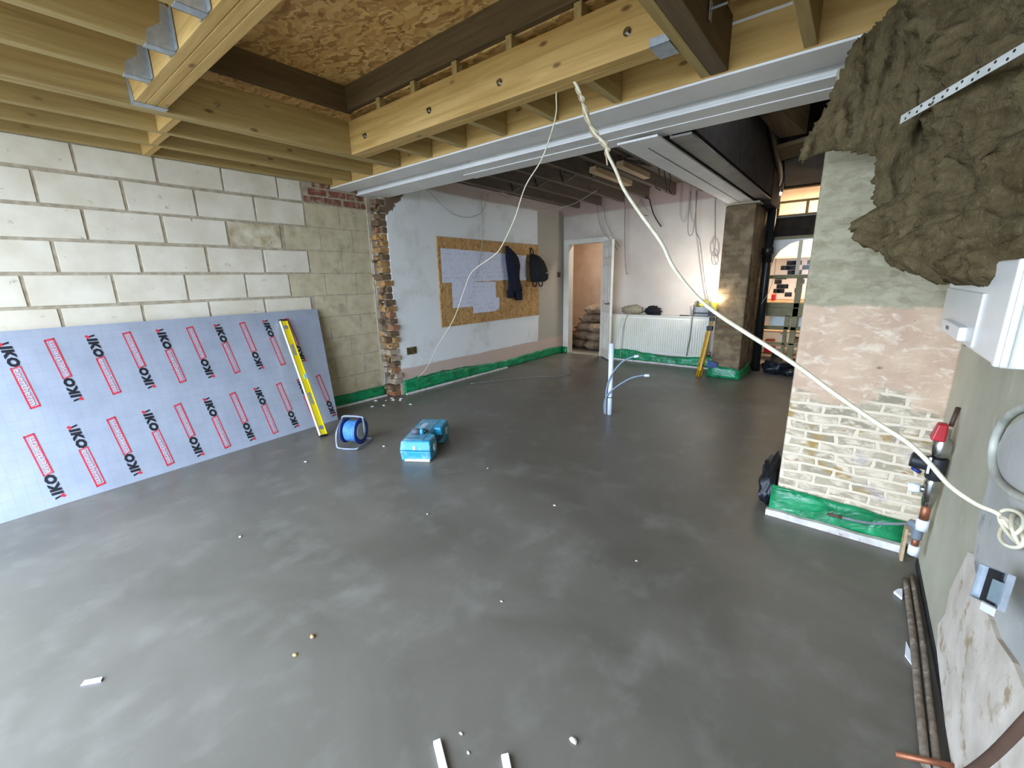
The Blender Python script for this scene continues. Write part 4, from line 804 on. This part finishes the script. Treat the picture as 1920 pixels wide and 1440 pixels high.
# ------------------------------------------------------------------ hanging mineral wool
def inside(p, poly):
    c = False; j = len(poly)-1
    for i in range(len(poly)):
        (xi, yi), (xj, yj) = poly[i], poly[j]
        if (yi > p[1]) != (yj > p[1]) and p[0] < (xj-xi)*(p[1]-yi)/(yj-yi)+xi: c = not c
        j = i
    return c
def edge_d(p, poly):
    d = 9
    for i in range(len(poly)):
        a, c = V(poly[i]), V(poly[(i+1) % len(poly)]); e = c-a; tt = max(0, min(1, (V(p)-a).dot(e)/max(e.length_squared, 1e-9))); d = min(d, (V(p)-a-e*tt).length)
    return d
def quilt(poly, org, U, Nrm, th, amp, seed, step=.012, stretch=(9, 4)):
    org, U, Nrm = V(org), V(U).normalized(), V(Nrm).normalized(); b = B()
    lo = [min(p[i] for p in poly) for i in (0, 1)]; hi = [max(p[i] for p in poly) for i in (0, 1)]
    nx_, ny_ = int((hi[0]-lo[0])/step)+2, int((hi[1]-lo[1])/step)+2; F, K = {}, {}
    def vert(i, j):
        u, v = lo[0]+i*step, lo[1]+j*step
        if (i, j) not in F:
            d = edge_d((u, v), poly) if inside((u, v), poly) else 0; k = min(1, d/.05)**.5
            h = noise.fractal(V((u*stretch[0], v*stretch[1], seed)), .7, 2.2, 7)*amp + abs(noise.noise(V((u*stretch[0]*1.6, v*stretch[1]*.7, seed+4))))*amp*.8
            ju = .010*noise.noise(V((u*30, v*30, seed)))+.010*noise.noise(V((u*90, v*90, seed))); jv = .010*noise.noise(V((u*30, v*30, seed+9)))+.010*noise.noise(V((u*90, v*90, seed+9)))
            base = org+U*(u+ju)+V((0, 0, v+jv))
            F[i, j] = b.m.verts.new(base+Nrm*(k*(th*.5+h))); K[i, j] = b.m.verts.new(base-Nrm*(k*th*.5+.002))
        return F[i, j], K[i, j]
    cells = {(i, j) for i in range(nx_) for j in range(ny_) if inside((lo[0]+(i+.5)*step, lo[1]+(j+.5)*step), poly)}
    for (i, j) in cells:
        q = [vert(*c) for c in ((i, j), (i+1, j), (i+1, j+1), (i, j+1))]
        b._f([x[0] for x in q]).smooth = True; b._f([x[1] for x in q[::-1]]).smooth = True
        for (di, dj, a, c) in ((-1, 0, 3, 0), (1, 0, 1, 2), (0, -1, 0, 1), (0, 1, 2, 3)):
            if (i+di, j+dj) not in cells: b._f([q[a][0], q[a][1], q[c][1], q[c][0]])
    return b
flap = [(4.375, 2.52), (4.345, 2.31), (4.29, 2.26), (4.222, 2.206), (4.200, 2.15), (4.170, 2.03), (4.135, 1.95), (4.105, 1.90), (4.090, 1.835), (4.105, 1.80), (4.15, 1.83), (4.214, 1.834), (4.30, 1.80), (4.343, 1.79), (4.352, 1.70), (4.366, 1.61), (4.41, 1.55), (4.46, 1.58), (4.50, 1.72), (4.51, 1.85), (4.49, 2.0), (4.47, 2.2), (4.47, 2.52)]
thing('wool_flap', quilt(flap, (0, 1.95, 0), (1, 0, 0), (0, -1, 0), .07, .05, 2, .010, (15, 3.2)), WOOL, 'torn flap of brown mineral wool hanging across the end of the white beams', 'insulation')
# the larger mass leans out from the chimney towards the right wall
p0, p1 = V((4.43, 1.90, 0)), V((4.74, 1.35, 0)); du = (p1-p0).normalized(); nn = V((-du.y, du.x, 0)); nn = -nn if nn.y > 0 else nn
ud = lambda x: (x-4.43)/du.x
mass = [(ud(4.40), 2.55), (ud(4.405), 2.28), (ud(4.45), 2.0), (ud(4.488), 1.80), (ud(4.488), 1.718), (ud(4.45), 1.61), (ud(4.36), 1.52), (ud(4.355), 1.46), (ud(4.40), 1.42), (ud(4.43), 1.398), (ud(4.494), 1.344), (ud(4.573), 1.298), (ud(4.643), 1.291), (ud(4.716), 1.279), (ud(4.74), 1.275), (ud(4.74), 2.55)]
thing('wool_blanket', quilt(mass, p0, du, nn, .09, .085, 6, .010, (5.5, 6)), WOOL, 'thick sagging blanket of brown mineral wool above the white casing', 'insulation')
b = B(); s0, s1 = p0+du*ud(4.50)+nn*.115+V((0, 0, 1.845)), p0+du*ud(4.735)+nn*.115+V((0, 0, 1.875)); b.mi = 0
b.obox((s0+s1)/2, (s1-s0)/2, nn*.0012, V((0, 0, .013))); b.mi = 1
for k in range(9): 
    for r_ in (-.005, .006): c = s0.lerp(s1, (k+.5+(.3 if r_ > 0 else 0))/9.5)+V((0, 0, r_)); b.cyl(c+nn*.0008, c+nn*.002, .004, 10)
thing('perforated_strap', b, [plain('pale_strap', 'd4d2c8', 'bcbab0', 14, rough=.5), BLK], 'pale perforated metal strap across the brown wool', 'strap')

# ------------------------------------------------------------------ white casing on the right wall
t = root('white_casing', (4.70, 1.6, 1.1), 'white plastic casing on the right wall under the brown wool', 'casing')
part('shell', B().hexa([(4.652, 1.13, 1.10), (4.748, 1.13, 1.10), (4.748, 2.09, 1.10), (4.652, 2.09, 1.10), (4.652, 1.13, 1.36), (4.748, 1.13, 1.36), (4.748, 2.09, 1.36), (4.652, 2.09, 1.36)]), WHITEP, t, .010)
part('front_panel', B().box((4.646, 1.42, 1.112), (4.654, 2.07, 1.27)), plain('pale_grey_front', 'dedad2', 'd4d0c8', 3, rough=.3), t, .003)
part('rib', B().box((4.644, 1.12, 1.105), (4.655, 1.145, 1.36)), WHITEP, t, .004); part('rib', B().box((4.655, 1.117, 1.105), (4.668, 1.131, 1.36)), WHITEP, t, .004)
lt = part('catch', B().box((4.628, 1.52, 1.118), (4.650, 1.86, 1.162)), WHITEP, t, .005); part('catch_mark', B().box((4.6272, 1.70, 1.135), (4.6285, 1.76, 1.147)), GREYC, lt)
part('drain_spigot', B().tube([(4.70, 1.80, 1.101), (4.70, 1.80, 1.07)], .012, 12), plain('grey_green_spigot', '7c9088', '6a7c74', 9), t)

# ------------------------------------------------------------------ stop valves in the corner
t = root('valve_assembly', (4.70, 2.06, .1), 'chrome and copper stop valve stack with a red lever in the corner', 'valve')
part('inlet_pipe', B().tube([(4.742, 1.985, .80), (4.728, 1.945, .73)], .008, 12), BROWNP, t)
part('lever', B().hexa([(4.672, 1.885, .675), (4.715, 1.885, .675), (4.715, 1.945, .675), (4.672, 1.945, .675), (4.686, 1.895, .745), (4.716, 1.895, .745), (4.716, 1.935, .745), (4.686, 1.935, .745)]), RED, t, .006)
part('valve_body', B().tube([(4.718, 1.93, .72), (4.716, 1.93, .685), (4.714, 1.93, .67), (4.714, 1.93, .63), (4.714, 1.93, .61), (4.714, 1.93, .58)], .03, 16, True, [.013, .017, .030, .032, .026, .019]), CHROME, t)
b = B(); b.tube([(4.714, 1.93, .595), (4.714, 1.935, .50)], .031, 14); b.tube([(4.714, 1.93, .56), (4.632, 1.935, .567)], .031, 16); part('regulator', b, BLK, t, .004)
part('white_tag', B().box((4.682, 1.896, .53), (4.69, 1.903, .60)), WHITEP, t); part('blue_ring', B().tube([(4.660, 1.938, .528), (4.655, 1.938, .518)], .018, 12), NAVY, t)
b = B(); b.tube([(4.714, 1.94, .51), (4.714, 1.945, .475), (4.714, 1.945, .44), (4.714, 1.95, .37)], .022, 14, True, [.018, .027, .026, .019]); b.tube([(4.714, 1.945, .445), (4.675, 1.945, .44)], .015, 12); part('tee_fitting', b, CHROME, t)
part('white_cap', B().tube([(4.682, 1.945, .441), (4.646, 1.95, .436)], .020, 16), PIPEW, t)
part('copper_pipe', B().tube([(4.714, 1.95, .38), (4.714, 1.95, .285)], .016, 14), COPPER, t); part('white_cap', B().tube([(4.714, 1.95, .305), (4.714, 1.95, .255)], .021, 16), PIPEW, t)
part('grey_elbow', B().tube(smooth_path([(4.68, 1.975, .262), (4.70, 1.96, .262), (4.706, 1.955, .24), (4.706, 1.955, .205)]), .018, 12), plain('grey_push_fit', '80868c', '6c7278', 10, rough=.5), t)
part('copper_pipe', B().tube([(4.706, 1.955, .21), (4.706, 1.95, .165)], .013, 12), COPPER, t); part('white_cap', B().tube([(4.706, 1.95, .175), (4.706, 1.95, .13)], .019, 14), PIPEW, t)
t = root('grey_lead', (4.5, 2.2, .06), 'thin grey lead with a brown fitting across the green chimney sheet', 'cable')
part('lead', B().tube(smooth_path([(4.455, 2.16, .115), (4.55, 2.10, .15), (4.63, 2.03, .21), (4.685, 1.97, .262)]), .006, 8), GREYP, t); part('fitting', B().tube([(4.395, 2.175, .108), (4.415, 2.17, .11), (4.43, 2.166, .112), (4.455, 2.16, .115)], .010, 10, True, [.006, .011, .007, .011]), BROWNP, t)
# pipes along the foot of the right wall
thing('rusty_pipe', B().tube(smooth_path([(4.700, 1.93, .012), (4.697, 1.6, .013), (4.690, 1.3, .012), (4.683, .98, .012)]), .0105, 12), RUST, 'mottled rusty pipe along the floor edge, outer of the two', 'pipe')
thing('rusty_pipe', B().tube(smooth_path([(4.724, 1.98, .012), (4.722, 1.6, .013), (4.716, 1.3, .012), (4.706, .95, .012)]), .0095, 12), RUST, 'mottled rusty pipe along the floor edge, next to the right wall', 'pipe')
thing('timber_lath', B().hexa([(4.690, 2.10, .001), (4.702, 2.10, .001), (4.702, 2.16, .001), (4.690, 2.16, .001), (4.690, 2.12, .16), (4.700, 2.12, .16), (4.700, 2.18, .16), (4.690, 2.18, .16)]), PINE, 'short upright sliver of timber at the right end of the green chimney sheet', 'lath')
thing('copper_offcut', B().tube([(4.62, .968, .012), (4.70, .985, .034), (4.742, 1.0, .036)], .008, 12), COPPER, 'dull copper pipe lying across the two rusty pipes', 'pipe')
thing('brown_pipe', B().tube(smooth_path([(4.733, .70, .52), (4.733, .80, .30), (4.733, .90, .12), (4.733, .95, .05)]), .012, 12), BROWNP, 'brown painted pipe slanting down the right wall at the photo corner', 'pipe')
b = B(); b.hexa([(4.745, 1.02, .001), (4.7495, 1.02, .001), (4.7495, 2.1, .001), (4.745, 2.1, .001), (4.742, 1.02, .03), (4.7495, 1.02, .03), (4.7495, 2.1, .04), (4.742, 2.1, .04)]); thing('black_edge_sheet', b, BLKP, 'black plastic edge along the foot of the right wall', 'sheet')
b = B(); b.poly([(4.668, 1.42, .002), (4.686, 1.38, .002), (4.684, 1.46, .002), (4.676, 1.50, .002)], (0, 0, .006)); thing('paper_scrap', b, PIPEW, 'white scrap beside the rusty pipes', 'scrap')
b = B(); b.poly([(4.655, 1.80, .002), (4.68, 1.77, .002), (4.684, 1.84, .002), (4.67, 1.83, .002)], (0, 0, .012)); thing('paper_scrap', b, PIPEW, 'white frayed scrap on the floor near the stop valve', 'scrap')
# big loop of cable, metal box, coil
b = B(); b.tube(smooth_path([(4.738, y, z) for y, z in ((.80, .92), (.95, .84), (1.062, .805), (1.17, .780), (1.284, .768), (1.37, .788), (1.403, .845), (1.36, .92), (1.26, .98), (1.10, 1.03), (.80, 1.06))], 6), .010, 12); thing('cable_loop', b, plain('pale_grey_hose', 'c4c2b2', '8e8c80', 9, rough=.45), 'big round loop of pale grey hose on the right wall', 'hose')
b = B(); pts = [(4.728-.010*math.sin(k*.9), 1.055+.058*math.cos(k*.55), .712+.030*math.sin(k*.55)+.004*k/4) for k in range(30)]; b.tube(smooth_path([(4.735, 1.09, .70)]+pts, 3), .0045, 8); thing('cable_coil', b, CREAM, 'small coil of cream cable end on the right wall', 'cable')
t = root('back_box', (4.70, .92, .60), 'galvanised metal back box tilted out from the right wall', 'back box')
c = V((4.695, .915, .635)); e1 = V((.18, -.9, .38)).normalized(); e2 = V((.12, .35, .9)).normalized(); e2 = (e2-e1*e1.dot(e2)).normalized(); e3 = e1.cross(e2).normalized(); e3 = -e3 if e3.x > 0 else e3
for (o_, h1, h2, h3) in ((0, .055, .04, .0015),): part('back_plate', B().obox(c, e1*h1, e2*h2, e3*h3), GALV, t)
b = B()
for s in (-1, 1): b.obox(c+e1*.055*s+e3*.006, e1*.001, e2*.04, e3*.006); b.obox(c+e2*.04*s+e3*.006, e1*.055, e2*.001, e3*.006)
part('rim', b, GALV, t)
part('black_lining', B().obox(c+e3*.004-e1*.004, e1*.028, e2*.038, e3*.001), BLK, t); part('inner_tab', B().obox(c+e3*.012+e1*.034-e2*.006, e1*.022, e2*.024, e3*.001), plain('blue_grey_tab', '8a989c', '788488', 9, rough=.4), t); part('foil_scrap', B().obox(c+e3*.010-e2*.048+e1*.02, e1*.026, e2*.010, e3*.001), WHITEP, t)

# ------------------------------------------------------------------ things lying on the screed
def stick(a, c, w_, h, label):
    a, c = V(a), V(c); d = (c-a).normalized(); n = V((-d.y, d.x, 0)); b = B(); b.obox((a+c)/2+V((0, 0, h/2+.001)), (c-a)/2, n*w_/2, V((0, 0, h/2))); thing('white_strip', b, PIPEW, label, 'strip', bevel=.002)
stick((3.560, .198, 0), (3.78, .08, 0), .022, .012, 'white plastic strip at the bottom edge, longer of the two')
stick((3.745, .293, 0), (3.86, .20, 0), .022, .012, 'white plastic strip at the bottom edge, shorter and to the right')
b = B(); b.hexa([(2.425, -.425, .001), (2.442, -.437, .001), (2.478, -.390, .001), (2.46, -.383, .001), (2.425, -.425, .004), (2.442, -.437, .004), (2.478, -.390, .008), (2.46, -.383, .006)]); thing('white_tag', b, plain('pale_tag', 'f0f4ff', 'c8ccf0', 30, rough=.4), 'small white plastic tag on the bluish screed at lower left', 'tag')
rc = random.Random(2); k = 0
def chip(x, y, s, mat, label, group):
    b = B(); b.blob((x, y, s*.35), s*1.3, s, s*.4, .3, 8, 1, rc.random()*9)
    for v in b.m.verts: v.co.z = max(v.co.z, .0005)
    thing('plaster_chip', b, mat, label, 'chip', group)
for (x, y) in ((.16, 2.28), (.24, 2.36), (.30, 2.42), (.22, 2.46), (.38, 2.46), (.33, 2.12), (.40, 2.22), (.62, 2.42), (.34, 2.50)):
    chip(x, y, rc.uniform(.012, .024), FOAM, 'white plaster chip on the screed by the broken brick wall end', 'plaster chips by the wall end')
for (x, y, s) in ((1.43, 1.50, .012), (3.6, .26, .006), (3.655, .235, .005), (2.55, 1.02, .007), (3.10, 1.55, .008), (2.42, 1.7, .006), (3.35, .75, .006), (1.9, .25, .008), (3.7, 1.35, .006), (3.88, .45, .012), (1.2, .95, .012)):
    chip(x, y, s, FOAM, 'tiny pale chip scattered on the open screed', 'chips on the open screed')
chip(2.88, .16, .010, plain('ochre_chip', 'c8a470', 'b89058', 9), 'larger ochre crumb on the screed at lower centre left', None)
chip(2.91, .08, .008, plain('ochre_chip', 'c8a470', 'b89058', 9), 'smaller ochre crumb on the screed, the lower of two', None)
